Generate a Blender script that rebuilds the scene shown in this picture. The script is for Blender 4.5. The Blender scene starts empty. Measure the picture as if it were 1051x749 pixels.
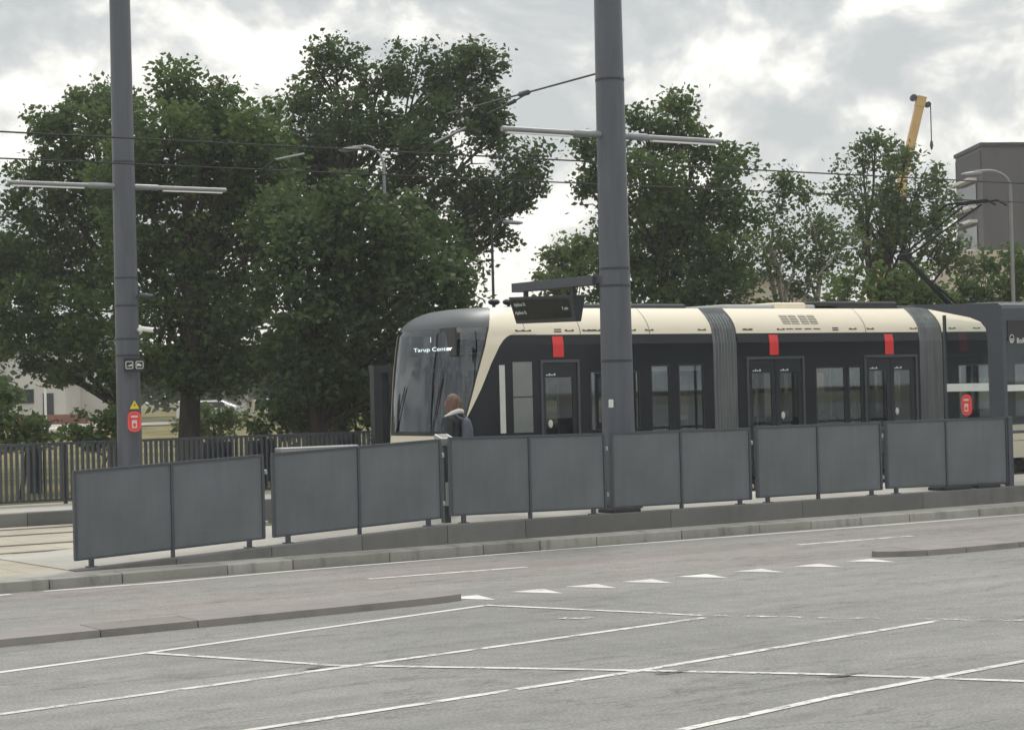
import bpy, math, random
import numpy as np
from mathutils import Vector, Matrix
random.seed(7)
R = math.radians
scene = bpy.context.scene
COL = scene.collection

# ------------------------------------------------------------------ camera frame (world: x along the tracks, y away from the car park, z up)
PW, PH, FPX, HC = 1051., 749., 2100., 2.25
ROLL = math.atan(.0246); PITCH = R(.641); YAW = R(33.819)
_fw = Vector((math.sin(YAW)*math.cos(PITCH), math.cos(YAW)*math.cos(PITCH), math.sin(PITCH)))
_r0 = Vector((math.cos(YAW), -math.sin(YAW), 0)); _u0 = _r0.cross(_fw)
_cx = _r0*math.cos(ROLL) - _u0*math.sin(ROLL); _cy = _r0*math.sin(ROLL) + _u0*math.cos(ROLL)
CAM = Vector((0, 0, HC))
def ray(px, py): return _fw + _cx*((px-PW/2)/FPX) - _cy*((py-PH/2)/FPX)
def onv(px, py, v): d = ray(px, py); return CAM + d*(v/d.y)
def onz(px, py, z): d = ray(px, py); return CAM + d*((z-HC)/d.z)
def far(px, py, Z): return CAM + ray(px, py)*Z
def zg(v):                                   # lawn beyond the stop rises gently
    return .1 + max(0., min(v-45, 110))*.0075

# ------------------------------------------------------------------ materials
def newmat(name):
    m = bpy.data.materials.new(name); m.use_nodes = True
    nt = m.node_tree; b = nt.nodes['Principled BSDF']
    return m, nt, b
def N(nt, t, **kw):
    n = nt.nodes.new(t)
    for k, v in kw.items():
        if k in n.inputs: n.inputs[k].default_value = v
        else: setattr(n, k, v)
    return n
def ramp(nt, stops, interp='LINEAR'):
    n = nt.nodes.new('ShaderNodeValToRGB'); n.color_ramp.interpolation = interp
    e = n.color_ramp.elements
    while len(e) < len(stops): e.new(.5)
    for i, (p, c) in enumerate(stops):
        e[i].position = p; e[i].color = (*c, 1) if len(c) == 3 else c
    return n
def simple(name, col, rough=.5, metal=0., var=.15, scale=3., bump=0., spec=.5, coat=0., stretch=(1,1,1), rvar=.0):
    m, nt, b = newmat(name)
    tc = N(nt, 'ShaderNodeTexCoord'); mp = N(nt, 'ShaderNodeMapping'); mp.inputs['Scale'].default_value = stretch
    nt.links.new(tc.outputs['Object'], mp.inputs[0])
    no = N(nt, 'ShaderNodeTexNoise', Scale=scale, Detail=6., Roughness=.6); nt.links.new(mp.outputs[0], no.inputs['Vector'])
    r = ramp(nt, [(.3, [c*(1-var) for c in col]), (.7, [min(1, c*(1+var)) for c in col])])
    nt.links.new(no.outputs['Fac'], r.inputs[0]); nt.links.new(r.outputs[0], b.inputs['Base Color'])
    b.inputs['Roughness'].default_value = rough; b.inputs['Metallic'].default_value = metal
    b.inputs['Specular IOR Level'].default_value = spec; b.inputs['Coat Weight'].default_value = coat
    if rvar:
        mr = N(nt, 'ShaderNodeMapRange'); mr.inputs[3].default_value = rough-rvar; mr.inputs[4].default_value = rough+rvar
        nt.links.new(no.outputs['Fac'], mr.inputs[0]); nt.links.new(mr.outputs[0], b.inputs['Roughness'])
    if bump:
        n2 = N(nt, 'ShaderNodeTexNoise', Scale=scale*12, Detail=4.); nt.links.new(mp.outputs[0], n2.inputs['Vector'])
        bp = N(nt, 'ShaderNodeBump', Strength=bump, Distance=.02); nt.links.new(n2.outputs['Fac'], bp.inputs['Height'])
        nt.links.new(bp.outputs[0], b.inputs['Normal'])
    return m
def emit(name, col, s):
    m, nt, b = newmat(name); b.inputs['Base Color'].default_value = (*col, 1)
    b.inputs['Emission Color'].default_value = (*col, 1); b.inputs['Emission Strength'].default_value = s
    return m
def glass(name, tint, gloss=.12, rough=.02):
    m = bpy.data.materials.new(name); m.use_nodes = True; nt = m.node_tree; nt.nodes.clear()
    o = N(nt, 'ShaderNodeOutputMaterial'); t = N(nt, 'ShaderNodeBsdfTransparent'); t.inputs[0].default_value = (*tint, 1)
    g = N(nt, 'ShaderNodeBsdfGlossy', Roughness=rough); g.inputs[0].default_value = (.84, .91, 1., 1)
    lw = N(nt, 'ShaderNodeLayerWeight'); lw.inputs[0].default_value = .5; fr = N(nt, 'ShaderNodeMath', operation='POWER'); fr.inputs[1].default_value = 5.; nt.links.new(lw.outputs['Facing'], fr.inputs[0])
    ad = N(nt, 'ShaderNodeMath', operation='ADD', use_clamp=True); ad.inputs[1].default_value = gloss+.04
    mx = N(nt, 'ShaderNodeMixShader')
    nt.links.new(fr.outputs[0], ad.inputs[0]); nt.links.new(ad.outputs[0], mx.inputs[0])
    nt.links.new(t.outputs[0], mx.inputs[1]); nt.links.new(g.outputs[0], mx.inputs[2]); nt.links.new(mx.outputs[0], o.inputs[0])
    return m
def asphalt():
    m, nt, b = newmat('asphalt'); L = nt.links.new
    tc = N(nt, 'ShaderNodeTexCoord')
    def noise(sc, det, st=(1,1,1), rot=0, ro=.6):
        mp = N(nt, 'ShaderNodeMapping'); mp.inputs['Scale'].default_value = st; mp.inputs['Rotation'].default_value = (0,0,rot)
        L(tc.outputs['Object'], mp.inputs[0]); n = N(nt, 'ShaderNodeTexNoise', Scale=sc, Detail=det, Roughness=ro); L(mp.outputs[0], n.inputs['Vector']); return n
    big = noise(.22, 5.); streak = noise(.9, 6., (.12, 1.6, 1), R(-7)); fine = noise(38., 3.); mid = noise(4.5, 5.)
    r = ramp(nt, [(.3, (.185,.185,.176)), (.5, (.215,.215,.203)), (.72, (.245,.243,.228))]); L(big.outputs['Fac'], r.inputs[0])
    def mul(a, n, lo, hi, f0=.3, f1=.7):
        mr = N(nt, 'ShaderNodeMapRange'); mr.inputs[1].default_value = f0; mr.inputs[2].default_value = f1; mr.inputs[3].default_value = lo; mr.inputs[4].default_value = hi
        L(n.outputs['Fac'], mr.inputs[0])
        x = N(nt, 'ShaderNodeMix', data_type='RGBA', blend_type='MULTIPLY'); x.inputs[0].default_value = 1
        cb = N(nt, 'ShaderNodeCombineColor'); [L(mr.outputs[0], cb.inputs[i]) for i in range(3)]
        L(a, x.inputs[6]); L(cb.outputs[0], x.inputs[7]); return x.outputs[2]
    spots = noise(1.1, 3., (.7,1,1), R(20)); c = mul(r.outputs[0], streak, .82, 1.14); c = mul(c, mid, .88, 1.1); c = mul(c, spots, .8, 1.0, .28, .40); c = mul(c, fine, .66, 1.34)
    # thin dark cracks and sealed joints
    cr = noise(.35, 7., (.35, 1.5, 1), R(-9), .62)
    band = ramp(nt, [(.493, (1,1,1)), (.5, (.55,.55,.55)), (.507, (1,1,1))]); L(cr.outputs['Fac'], band.inputs[0])
    x = N(nt, 'ShaderNodeMix', data_type='RGBA', blend_type='MULTIPLY'); x.inputs[0].default_value = .8
    L(c, x.inputs[6]); L(band.outputs[0], x.inputs[7]); c = x.outputs[2]
    # reddish worn surfacing on the lane along the stop
    sx = N(nt, 'ShaderNodeSeparateXYZ'); L(tc.outputs['Object'], sx.inputs[0])
    mr = N(nt, 'ShaderNodeMapRange', interpolation_type='SMOOTHSTEP'); mr.inputs[1].default_value = 18.3; mr.inputs[2].default_value = 19.2; L(sx.outputs['Y'], mr.inputs[0])
    red = noise(.5, 5., (.5, 1, 1)); rr = ramp(nt, [(.4, (0,0,0)), (.7, (1,1,1))]); L(red.outputs['Fac'], rr.inputs[0])
    mm = N(nt, 'ShaderNodeMath', operation='MULTIPLY'); L(mr.outputs[0], mm.inputs[0]); L(rr.outputs[0], mm.inputs[1])
    x = N(nt, 'ShaderNodeMix', data_type='RGBA', blend_type='MULTIPLY'); L(mm.outputs[0], x.inputs[0]); L(c, x.inputs[6]); x.inputs[7].default_value = (1.12, .98, .96, 1)
    L(x.outputs[2], b.inputs['Base Color']); b.inputs['Roughness'].default_value = .9
    bp = N(nt, 'ShaderNodeBump', Strength=.5, Distance=.01); L(fine.outputs['Fac'], bp.inputs['Height']); L(bp.outputs[0], b.inputs['Normal'])
    return m
def concrete(name, col, var=.25, stain=.45, stretch=(1,1,.4), sc=2.2):
    m, nt, b = newmat(name); L = nt.links.new
    tc = N(nt, 'ShaderNodeTexCoord'); mp = N(nt, 'ShaderNodeMapping'); mp.inputs['Scale'].default_value = stretch; L(tc.outputs['Object'], mp.inputs[0])
    ge = N(nt, 'ShaderNodeNewGeometry')
    n1 = N(nt, 'ShaderNodeTexNoise', Scale=sc, Detail=8., Roughness=.65); L(mp.outputs[0], n1.inputs['Vector'])
    r = ramp(nt, [(.25, [c*(1-stain) for c in col]), (.45, [c*.93 for c in col]), (.8, [c*(1+var*.6) for c in col])]); L(n1.outputs['Fac'], r.inputs[0])
    mr = N(nt, 'ShaderNodeMapRange'); mr.inputs[3].default_value = 1-var; mr.inputs[4].default_value = 1+var*.4; L(ge.outputs['Random Per Island'], mr.inputs[0])
    cb = N(nt, 'ShaderNodeCombineColor'); [L(mr.outputs[0], cb.inputs[i]) for i in range(3)]
    x = N(nt, 'ShaderNodeMix', data_type='RGBA', blend_type='MULTIPLY'); x.inputs[0].default_value = 1; L(r.outputs[0], x.inputs[6]); L(cb.outputs[0], x.inputs[7])
    n2 = N(nt, 'ShaderNodeTexNoise', Scale=30., Detail=4.); L(tc.outputs['Object'], n2.inputs['Vector'])
    L(x.outputs[2], b.inputs['Base Color']); b.inputs['Roughness'].default_value = .88
    bp = N(nt, 'ShaderNodeBump', Strength=.35, Distance=.01); L(n2.outputs['Fac'], bp.inputs['Height']); L(bp.outputs[0], b.inputs['Normal'])
    return m
def paint_worn(name, wear=.42, ca=(.5,.49,.47), cb=(.68,.67,.64)):
    m, nt, b = newmat(name); L = nt.links.new
    tc = N(nt, 'ShaderNodeTexCoord')
    n = N(nt, 'ShaderNodeTexNoise', Scale=5., Detail=8., Roughness=.72); L(tc.outputs['Object'], n.inputs['Vector'])
    r = ramp(nt, [(wear-.06, (0,0,0)), (wear+.06, (1,1,1))]); L(n.outputs['Fac'], r.inputs[0])
    n2 = N(nt, 'ShaderNodeTexNoise', Scale=1.3, Detail=4.); L(tc.outputs['Object'], n2.inputs['Vector'])
    rc = ramp(nt, [(.3, ca), (.7, cb)]); L(n2.outputs['Fac'], rc.inputs[0]); L(rc.outputs[0], b.inputs['Base Color'])
    b.inputs['Roughness'].default_value = .8
    t = N(nt, 'ShaderNodeBsdfTransparent'); mx = N(nt, 'ShaderNodeMixShader'); o = nt.nodes['Material Output']
    L(r.outputs[0], mx.inputs[0]); L(t.outputs[0], mx.inputs[1]); L(b.outputs[0], mx.inputs[2]); L(mx.outputs[0], o.inputs[0])
    return m
def leafmat(name, col, trans=.35, yell=.3):
    m = bpy.data.materials.new(name); m.use_nodes = True; nt = m.node_tree; nt.nodes.clear(); L = nt.links.new
    o = N(nt, 'ShaderNodeOutputMaterial'); ge = N(nt, 'ShaderNodeNewGeometry'); tc = N(nt, 'ShaderNodeTexCoord')
    n = N(nt, 'ShaderNodeTexNoise', Scale=.55, Detail=3.); L(tc.outputs['Object'], n.inputs['Vector'])
    a = N(nt, 'ShaderNodeMath', operation='MULTIPLY_ADD'); L(ge.outputs['Random Per Island'], a.inputs[0]); a.inputs[1].default_value = .3
    s = N(nt, 'ShaderNodeMath', operation='MULTIPLY'); L(n.outputs['Fac'], s.inputs[0]); s.inputs[1].default_value = .85; L(s.outputs[0], a.inputs[2])
    r = ramp(nt, [(.15, [c*.55 for c in col]), (.5, col), (.95, (col[0]*(1.6+yell), col[1]*1.55, col[2]*1.3))]); L(a.outputs[0], r.inputs[0])
    d = N(nt, 'ShaderNodeBsdfPrincipled', Roughness=.55); d.inputs['Specular IOR Level'].default_value = .12
    t = N(nt, 'ShaderNodeBsdfTranslucent'); mx = N(nt, 'ShaderNodeMixShader'); mx.inputs[0].default_value = trans
    L(r.outputs[0], d.inputs['Base Color']); L(r.outputs[0], t.inputs[0]); L(d.outputs[0], mx.inputs[1]); L(t.outputs[0], mx.inputs[2]); L(mx.outputs[0], o.inputs[0])
    return m

M = {}
M['asphalt'] = asphalt()
M['line'] = paint_worn('worn_white_paint', .43); M['line_faint'] = paint_worn('faint_white_paint', .55); M['line_good'] = paint_worn('white_paint', .36)
M['tar'] = paint_worn('tar', .5, (.05,.05,.048), (.09,.09,.085))
M['kerb'] = concrete('granite_kerb', (.34,.335,.305), .26, .55, (1.6,1,.5), 2.6)
M['island'] = concrete('island_stone', (.23,.215,.2), .18, .35, (1,1,1), 2.)
M['wall'] = concrete('platform_wall', (.165,.168,.162), .3, .42, (1,1,.5), 1.4)
M['slab'] = concrete('platform_slab', (.4,.385,.35), .14, .25, (1,1,1), 1.2)
M['tan'] = concrete('tan_paving', (.42,.38,.31), .16, .25, (1,1,1), 1.)
M['grass'] = simple('lawn_grass', (.15,.135,.06), .95, var=.5, scale=.3, bump=.6, spec=.1)
_r = [n for n in M['grass'].node_tree.nodes if n.type == 'VALTORGB'][0].color_ramp.elements
_r[0].color = (.065,.085,.033,1); _r[1].color = (.22,.18,.085,1); _r[0].position = .36; _r[1].position = .6
M['track'] = simple('track_grass', (.07,.085,.05), .95, var=.4, scale=1.2, bump=.6, spec=.1)
M['steel'] = simple('rail_steel', (.3,.29,.28), .3, .9)
M['pole'] = simple('pole_grey_paint', (.082,.09,.11), .42, var=.17, scale=2.2, stretch=(4,4,.35), rvar=.08)
M['panel'] = simple('barrier_panel', (.125,.14,.154), .6, var=.22, scale=.7, spec=.4, rvar=.1)  # broad mottle in the panel colour imitates reflections
_nt = M['panel'].node_tree; _b = _nt.nodes['Principled BSDF']; _tc = N(_nt,'ShaderNodeTexCoord'); _mp = N(_nt,'ShaderNodeMapping'); _mp.inputs['Scale'].default_value = (7.,7.,.5)
_n = N(_nt,'ShaderNodeTexNoise',Scale=1.6,Detail=6.,Roughness=.65); _nt.links.new(_tc.outputs['Object'],_mp.inputs[0]); _nt.links.new(_mp.outputs[0],_n.inputs['Vector'])
_rr = ramp(_nt,[(.3,(.93,.935,.93)),(.55,(1,1,1)),(.75,(1.05,1.055,1.03))]); _nt.links.new(_n.outputs['Fac'],_rr.inputs[0])
_x = N(_nt,'ShaderNodeMix',data_type='RGBA',blend_type='MULTIPLY'); _x.inputs[0].default_value = 1.; _old = _b.inputs['Base Color'].links[0].from_socket
_nt.links.new(_old,_x.inputs[6]); _nt.links.new(_rr.outputs[0],_x.inputs[7]); _nt.links.new(_x.outputs[2],_b.inputs['Base Color'])
M['frame'] = simple('barrier_frame', (.055,.063,.078), .5, var=.1)
M['galv'] = simple('galvanised', (.36,.37,.37), .45, .5, var=.15, scale=8)
M['lightarm'] = simple('aluminium_arm', (.24,.25,.26), .45, .3, var=.12, scale=5)
M['lampgrey'] = simple('lamp_grey', (.2,.2,.2), .5, var=.1)
M['dark'] = simple('dark_grey_paint', (.03,.035,.042), .45, var=.1)
M['matt'] = simple('matt_dark', (.02,.022,.025), .9, var=.1, spec=.1)
M['black'] = simple('black_paint', (.012,.013,.015), .4, var=.1)
M['rubber'] = simple('black_rubber', (.02,.02,.022), .8, var=.2)
M['cream'] = simple('cream_paint', (.79,.725,.59), .5, var=.04, scale=.8, spec=.25, stretch=(.5,1,1))
M['cab'] = simple('cab_grey_paint', (.075,.085,.094), .42, var=.08, scale=1, spec=.4)
M['tramblack'] = simple('tram_black_gloss', (.011,.0145,.02), .2, var=.12, scale=.7, spec=.28, rvar=.05)
M['doorblack'] = simple('tram_door_grey', (.018,.023,.031), .3, var=.1, spec=.35)
M['trim'] = simple('door_trim', (.055,.063,.078), .4, var=.1)
M['bellows'] = simple('bellows_rubber', (.17,.185,.19), .6, var=.3, scale=1.5, stretch=(6,6,.5))
M['bellowrib'] = simple('bellows_rib', (.68,.71,.71), .35, var=.35, scale=1.1, stretch=(3,3,.5))
M['interior'] = simple('interior_panel', (.38,.4,.4), .6, var=.06)
M['ceil'] = simple('interior_ceiling', (.6,.6,.6), .6, var=.04)
M['seat'] = simple('seat_fabric', (.05,.06,.075), .9, var=.25, scale=9)
M['red'] = simple('red_plate', (.72,.035,.035), .4, var=.05)
M['redsoft'] = simple('red_sticker', (.75,.05,.05), .45, var=.08)
M['white'] = simple('white_plastic', (.78,.78,.76), .4, var=.05)
M['offwhite'] = simple('offwhite_plastic', (.6,.6,.58), .4, var=.06)
M['yellow'] = simple('yellow_sign', (.75,.58,.03), .45, var=.05)
M['led'] = emit('led_text', (.95, 1., .97), 2.6)
M['dim'] = emit('dim_text', (.75, .8, .8), .035)
M['label'] = simple('label_white', (.65,.68,.66), .5, var=.05)
M['lightstrip'] = emit('ceiling_lamp', (1., .98, .93), 2.)
M['g_screen'] = glass('windscreen_glass', (.42,.46,.47), .055)
M['g_side'] = glass('tinted_window', (.5,.55,.6), .15)
M['g_door'] = glass('door_glass', (.34,.38,.38), .07)
M['g_shelter'] = glass('shelter_glass', (.8,.84,.83), .02)
M['bark'] = simple('bark', (.055,.047,.038), .95, var=.4, scale=4, bump=.8, stretch=(2,2,.4), spec=.1)
M['birch'] = simple('birch_bark', (.33,.31,.27), .9, var=.45, scale=5, bump=.4, stretch=(1,1,2.5), spec=.1)
M['tanbark'] = simple('pale_bark', (.12,.1,.078), .95, var=.35, scale=4, bump=.7, stretch=(2,2,.4), spec=.1)
M['leaf_dark'] = leafmat('leaf_oak_dark', (.062,.102,.04), .4)
M['leaf_mid'] = leafmat('leaf_oak_mid', (.077,.126,.043), .42)
M['leaf_light'] = leafmat('leaf_shrub_light', (.1,.15,.055), .42)
M['leaf_birch'] = leafmat('leaf_birch', (.078,.122,.048), .42)
M['leaf_far'] = leafmat('leaf_far', (.06,.08,.04), .25)
M['wh_wall'] = simple('white_render', (.72,.69,.66), .85, var=.07, scale=.6, bump=.2)
M['beige'] = simple('beige_render', (.5,.44,.36), .85, var=.08, scale=.5, bump=.2)
M['roofdark'] = simple('dark_roof', (.06,.06,.065), .8, var=.25, scale=2)
M['tower'] = simple('dark_cladding', (.075,.072,.076), .6, var=.18, scale=.4, stretch=(1,1,.3))
M['tower2'] = simple('brown_cladding', (.024,.02,.02), .65, var=.2, scale=.6)
M['winglass'] = simple('house_window_glass', (.03,.04,.045), .08, var=.2)
M['brick'] = simple('red_brick', (.24,.1,.075), .9, var=.25, scale=6, bump=.3)
M['crane'] = simple('crane_yellow', (.55,.36,.14), .45, var=.12, scale=1)
M['car'] = simple('white_car_paint', (.72,.73,.74), .25, var=.03, coat=.6)
M['silver'] = simple('silver_car_paint', (.42,.44,.46), .28, .3, var=.03, coat=.6)
M['tyre'] = M['rubber']
M['skin'] = simple('skin', (.52,.33,.25), .55, var=.06, scale=12)
M['hair'] = simple('auburn_hair', (.14,.078,.052), .6, var=.5, scale=18, bump=.5, stretch=(3,3,.5))
M['jacket'] = simple('black_jacket', (.022,.025,.03), .75, var=.25, scale=9, bump=.4)
M['stripe'] = simple('pale_hood_lining', (.6,.6,.57), .8, var=.1, scale=9)
M['jeans'] = simple('dark_trousers', (.04,.045,.06), .9, var=.2, scale=9)
M['pack'] = simple('grey_backpack', (.085,.095,.125), .8, var=.25, scale=8, bump=.4)
M['vest'] = simple('olive_lining', (.18,.17,.13), .8, var=.2)

# ------------------------------------------------------------------ mesh helpers
class MB:
    def __init__(s): s.v = []; s.f = []
    def add(s, vs, fs):
        o = len(s.v); s.v += [tuple(v) for v in vs]; s.f += [tuple(i+o for i in f) for f in fs]
    def box(s, lo, hi, rz=0, c=0.0):
        x0,y0,z0 = lo; x1,y1,z1 = hi
        if c:                                     # chamfered top edges and vertical edges
            p = lambda d: [(x0+d,y0+d),(x1-d,y0+d),(x1-d,y1-d),(x0+d,y1-d)]
            v = [(x,y,z0) for x,y in p(0)]+[(x,y,z1-c) for x,y in p(0)]+[(x,y,z1) for x,y in p(c)]
            f = [(3,2,1,0)]+[(i,(i+1)%4,4+(i+1)%4,4+i) for i in range(4)]+[(4+i,4+(i+1)%4,8+(i+1)%4,8+i) for i in range(4)]+[(8,9,10,11)]
        else:
            v = [(x0,y0,z0),(x1,y0,z0),(x1,y1,z0),(x0,y1,z0),(x0,y0,z1),(x1,y0,z1),(x1,y1,z1),(x0,y1,z1)]
            f = [(3,2,1,0),(4,5,6,7),(0,1,5,4),(1,2,6,5),(2,3,7,6),(3,0,4,7)]
        if rz:
            cx,cy = (x0+x1)/2,(y0+y1)/2; a,b = math.cos(rz),math.sin(rz)
            v = [(cx+(x-cx)*a-(y-cy)*b, cy+(x-cx)*b+(y-cy)*a, z) for x,y,z in v]
        s.add(v, f); return s
    def hexa(s, v8):                              # bottom 4, top 4
        s.add(v8, [(3,2,1,0),(4,5,6,7),(0,1,5,4),(1,2,6,5),(2,3,7,6),(3,0,4,7)]); return s
    def quad(s, a, b, c, d): s.add([a,b,c,d], [(0,1,2,3)]); return s
    def tube(s, pts, rad, n=10, cap=True):
        pts = [Vector(p) for p in pts]; k = len(pts)
        rad = rad if hasattr(rad, '__len__') else [rad]*k
        rings = []; up = None
        for i, p in enumerate(pts):
            d = (pts[min(i+1,k-1)]-pts[max(i-1,0)]).normalized()
            if up is None: up = Vector((0,0,1)) if abs(d.z) < .9 else Vector((1,0,0))
            a = d.cross(up).normalized(); b = a.cross(d).normalized(); up = b
            rings.append([p + (a*math.cos(2*math.pi*j/n) + b*math.sin(2*math.pi*j/n))*rad[i] for j in range(n)])
        v = [q for r in rings for q in r]; f = []
        for i in range(k-1):
            for j in range(n): f.append((i*n+j, (i+1)*n+j, (i+1)*n+(j+1)%n, i*n+(j+1)%n))
        if cap: f.append(tuple(range(n))); f.append(tuple(range((k-1)*n, k*n))[::-1])
        s.add(v, f); return s
    def grid(s, rows):
        m = len(rows[0]); v = [q for r in rows for q in r]; f = []
        for i in range(len(rows)-1):
            for j in range(m-1): f.append((i*m+j, i*m+j+1, (i+1)*m+j+1, (i+1)*m+j))
        s.add(v, f); return s
    def prism(s, poly, off):                      # closed outline (3-D points) pushed along off
        n = len(poly); off = Vector(off); a = [Vector(p) for p in poly]
        s.add(a+[p+off for p in a], [tuple(range(n))[::-1], tuple(range(n,2*n))]+[(i,(i+1)%n,n+(i+1)%n,n+i) for i in range(n)]); return s
    def ball(s, c, r, n=14, m=9, sq=None):
        rx,ry,rz = r if hasattr(r,'__len__') else (r,r,r); v=[]; f=[]
        for i in range(m+1):
            t = math.pi*i/m
            for j in range(n):
                p = 2*math.pi*j/n; v.append((c[0]+rx*math.sin(t)*math.cos(p), c[1]+ry*math.sin(t)*math.sin(p), c[2]+rz*math.cos(t)))
        for i in range(m):
            for j in range(n): f.append((i*n+j,(i+1)*n+j,(i+1)*n+(j+1)%n,i*n+(j+1)%n))
        s.add(v,f); return s
    def build(s, name, mat, parent=None, smooth=False, loc=None, bevel=0):
        me = bpy.data.meshes.new(name)
        o = bpy.data.objects.new(name, me); COL.objects.link(o)
        org = Vector(loc) if loc is not None else (wloc(parent) if parent else Vector((0,0,0)))
        me.from_pydata([Vector(v)-org for v in s.v], [], s.f)
        import bmesh
        bm = bmesh.new(); bm.from_mesh(me); bmesh.ops.remove_doubles(bm, verts=bm.verts, dist=1e-5)
        bmesh.ops.recalc_face_normals(bm, faces=bm.faces); bm.to_mesh(me); bm.free()
        me.materials.append(M[mat] if isinstance(mat, str) else mat)
        if smooth:
            for p in me.polygons: p.use_smooth = True
            try: me.set_sharp_from_angle(angle=R(40))
            except Exception: pass
        if bevel:
            b = o.modifiers.new('bevel', 'BEVEL'); b.width = bevel; b.segments = 2; b.limit_method = 'ANGLE'
        if parent: o.parent = parent
        else: o.location = org
        return o
def wloc(o):
    p = Vector((0,0,0))
    while o: p += o.location; o = o.parent
    return p
def tag(o, label=None, cat=None, group=None, kind=None):
    if label: o['label'] = label
    if cat: o['category'] = cat
    if group: o['group'] = group
    if kind: o['kind'] = kind
    return o
def thing(name, label, cat, loc, group=None):
    o = bpy.data.objects.new(name, None); o.empty_display_size = .3; COL.objects.link(o); o.location = loc
    return tag(o, label, cat, group)
def struct(o, cat='ground', label=None):
    o['kind'] = 'structure'; o['category'] = cat; o['label'] = label or o.name.split('.')[0].replace('_', ' '); return o
def text(name, s, org, right, up, h, mat, parent=None, align='LEFT', bold=0.0, xs=1.):
    cu = bpy.data.curves.new('tmp', 'FONT'); cu.body = s; cu.size = 1; cu.align_x = align; cu.offset = bold
    t = bpy.data.objects.new('tmp', cu); COL.objects.link(t); bpy.context.view_layer.update()
    me = bpy.data.meshes.new_from_object(t.evaluated_get(bpy.context.evaluated_depsgraph_get()))
    bpy.data.objects.remove(t); bpy.data.curves.remove(cu)
    b = MB(); r = Vector(right).normalized(); u = Vector(up).normalized(); org = Vector(org)
    b.v = [tuple(org + r*(v.co.x*h*xs) + u*(v.co.y*h)) for v in me.vertices]; b.f = [tuple(p.vertices) for p in me.polygons]
    bpy.data.meshes.remove(me)
    return b.build(name, mat, parent)

# ------------------------------------------------------------------ the setting: ground, road, platforms
vs = [-500, -60, 33.25, 36, 45, 60, 80, 110, 155, 400]; us = [-500, -260, -60, 0, 40, 90, 160, 420, 700]
b = MB(); b.grid([[(u, v, -.12 if v < 34 else zg(v)) for u in us] for v in vs])
struct(b.build('ground', 'grass'), 'ground', 'dry grass lawn beyond the tram stop')
b = MB(); b.quad((-120,-140,0), (140,-140,0), (140,23.3,0), (-120,23.3,0)); struct(b.build('road', 'asphalt'), 'road', 'worn grey asphalt road and car park')
b = MB(); b.quad((13,26.9,-.02), (120,26.9,-.02), (120,33.3,-.02), (13,33.3,-.02)); struct(b.build('track_bed', 'track'), 'ground', 'grassed track bed between the platforms')
# kerb stones along the stop, slightly bowed as laid
kp = [(-14,23.2),(6,23.22),(8.9,23.22),(12,23.42),(16,23.5),(20.4,23.37),(25.6,23.2),(34,23.15),(70,23.15)]
def kv(u):
    for (a,b_),(c,d) in zip(kp, kp[1:]):
        if a <= u <= c: return b_+(d-b_)*(u-a)/(c-a)
    return kp[-1][1]
b = MB(); u = -14.
while u < 70:
    l = random.choice((.95, 1.0, 1.45, 1.5)); e = u+l-.012; v0, v1 = kv(u), kv(min(e,70)); j = random.uniform(-.004,.004)
    zt = .135+random.uniform(-.004,.004)
    b.hexa([(u,v0+j,-.02),(e,v1+j,-.02),(e,v1+.32,-.02),(u,v0+.32,-.02),(u,v0+j+.008,zt-.012),(e,v1+j+.008,zt-.012),(e,v1+.32,zt),(u,v0+.32,zt)])
    u += l
struct(b.build('kerb', 'kerb', bevel=.012), 'kerb', 'weathered granite kerb along the platform')
b = MB()
for i in range(60):
    u0 = -14+i*1.4; b.hexa([(u0,kv(u0)+.3,-.05),(u0+1.396,kv(u0+1.396)+.3,-.05),(u0+1.396,24.1,-.05),(u0,24.1,-.05),(u0,kv(u0)+.3,.122),(u0+1.396,kv(u0+1.396)+.3,.122),(u0+1.396,24.1,.125),(u0,24.1,.125)])
struct(b.build('verge', 'slab'), 'kerb', 'narrow concrete strip between kerb and platform wall')
ZP = .385
def zr(u): return .14 if u < 9.5 else (.14+(ZP-.14)*(u-9.5)/5.4 if u < 14.9 else ZP)
VW = 23.93
b = MB(); us_ = [9.5+i*1.35 for i in range(5)]+[16.2+i*2.6 for i in range(16)]
for a, c in zip(us_, us_[1:]):
    c2 = c-.006
    b.hexa([(a,VW,-.05),(c2,VW,-.05),(c2,VW+.22,-.05),(a,VW+.22,-.05),(a,VW,zr(a)),(c2,VW,zr(c2)),(c2,VW+.22,zr(c2)+.003),(a,VW+.22,zr(a)+.003)])
struct(b.build('platform_wall', 'wall', bevel=.008), 'platform', 'dark concrete edge wall of the near platform ramp')
b = MB(); us_ = [9.5, 10.6, 11.7, 12.8, 13.9, 14.9]+[14.9+.9*(i+1) for i in range(50)]
for a, c in zip(us_, us_[1:]):
    for v0, v1 in ((24.15,25.05),(25.05,25.95),(25.95,26.85)):
        g = .005
        b.hexa([(a,v0,-.05),(c-g,v0,-.05),(c-g,v1-g,-.05),(a,v1-g,-.05),(a,v0,zr(a)-.002),(c-g,v0,zr(c)-.002),(c-g,v1-g,zr(c)-.002),(a,v1-g,zr(a)-.002)])
struct(b.build('platform', 'slab'), 'platform', 'pale slab surface of the near platform')
b = MB()
for i in range(24):
    for j in range(10):
        u0 = -14+i*1.0; v0 = 23.95+j*.93; g = .008
        if u0 > 9.0 and v0 < 26.8: continue
        b.box((u0, v0, -.06), (u0+1-g, v0+.93-g, .125+random.uniform(-.002,.002)))
for i in range(4):
    for j in range(7): b.box((10+i*.95, 26.95+j*.9, -.06), (10.94+i*.95, 27.84+j*.9, .12))
struct(b.build('paving', 'tan'), 'pavement', 'tan slab crossing at the platform end')
b = MB()
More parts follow.
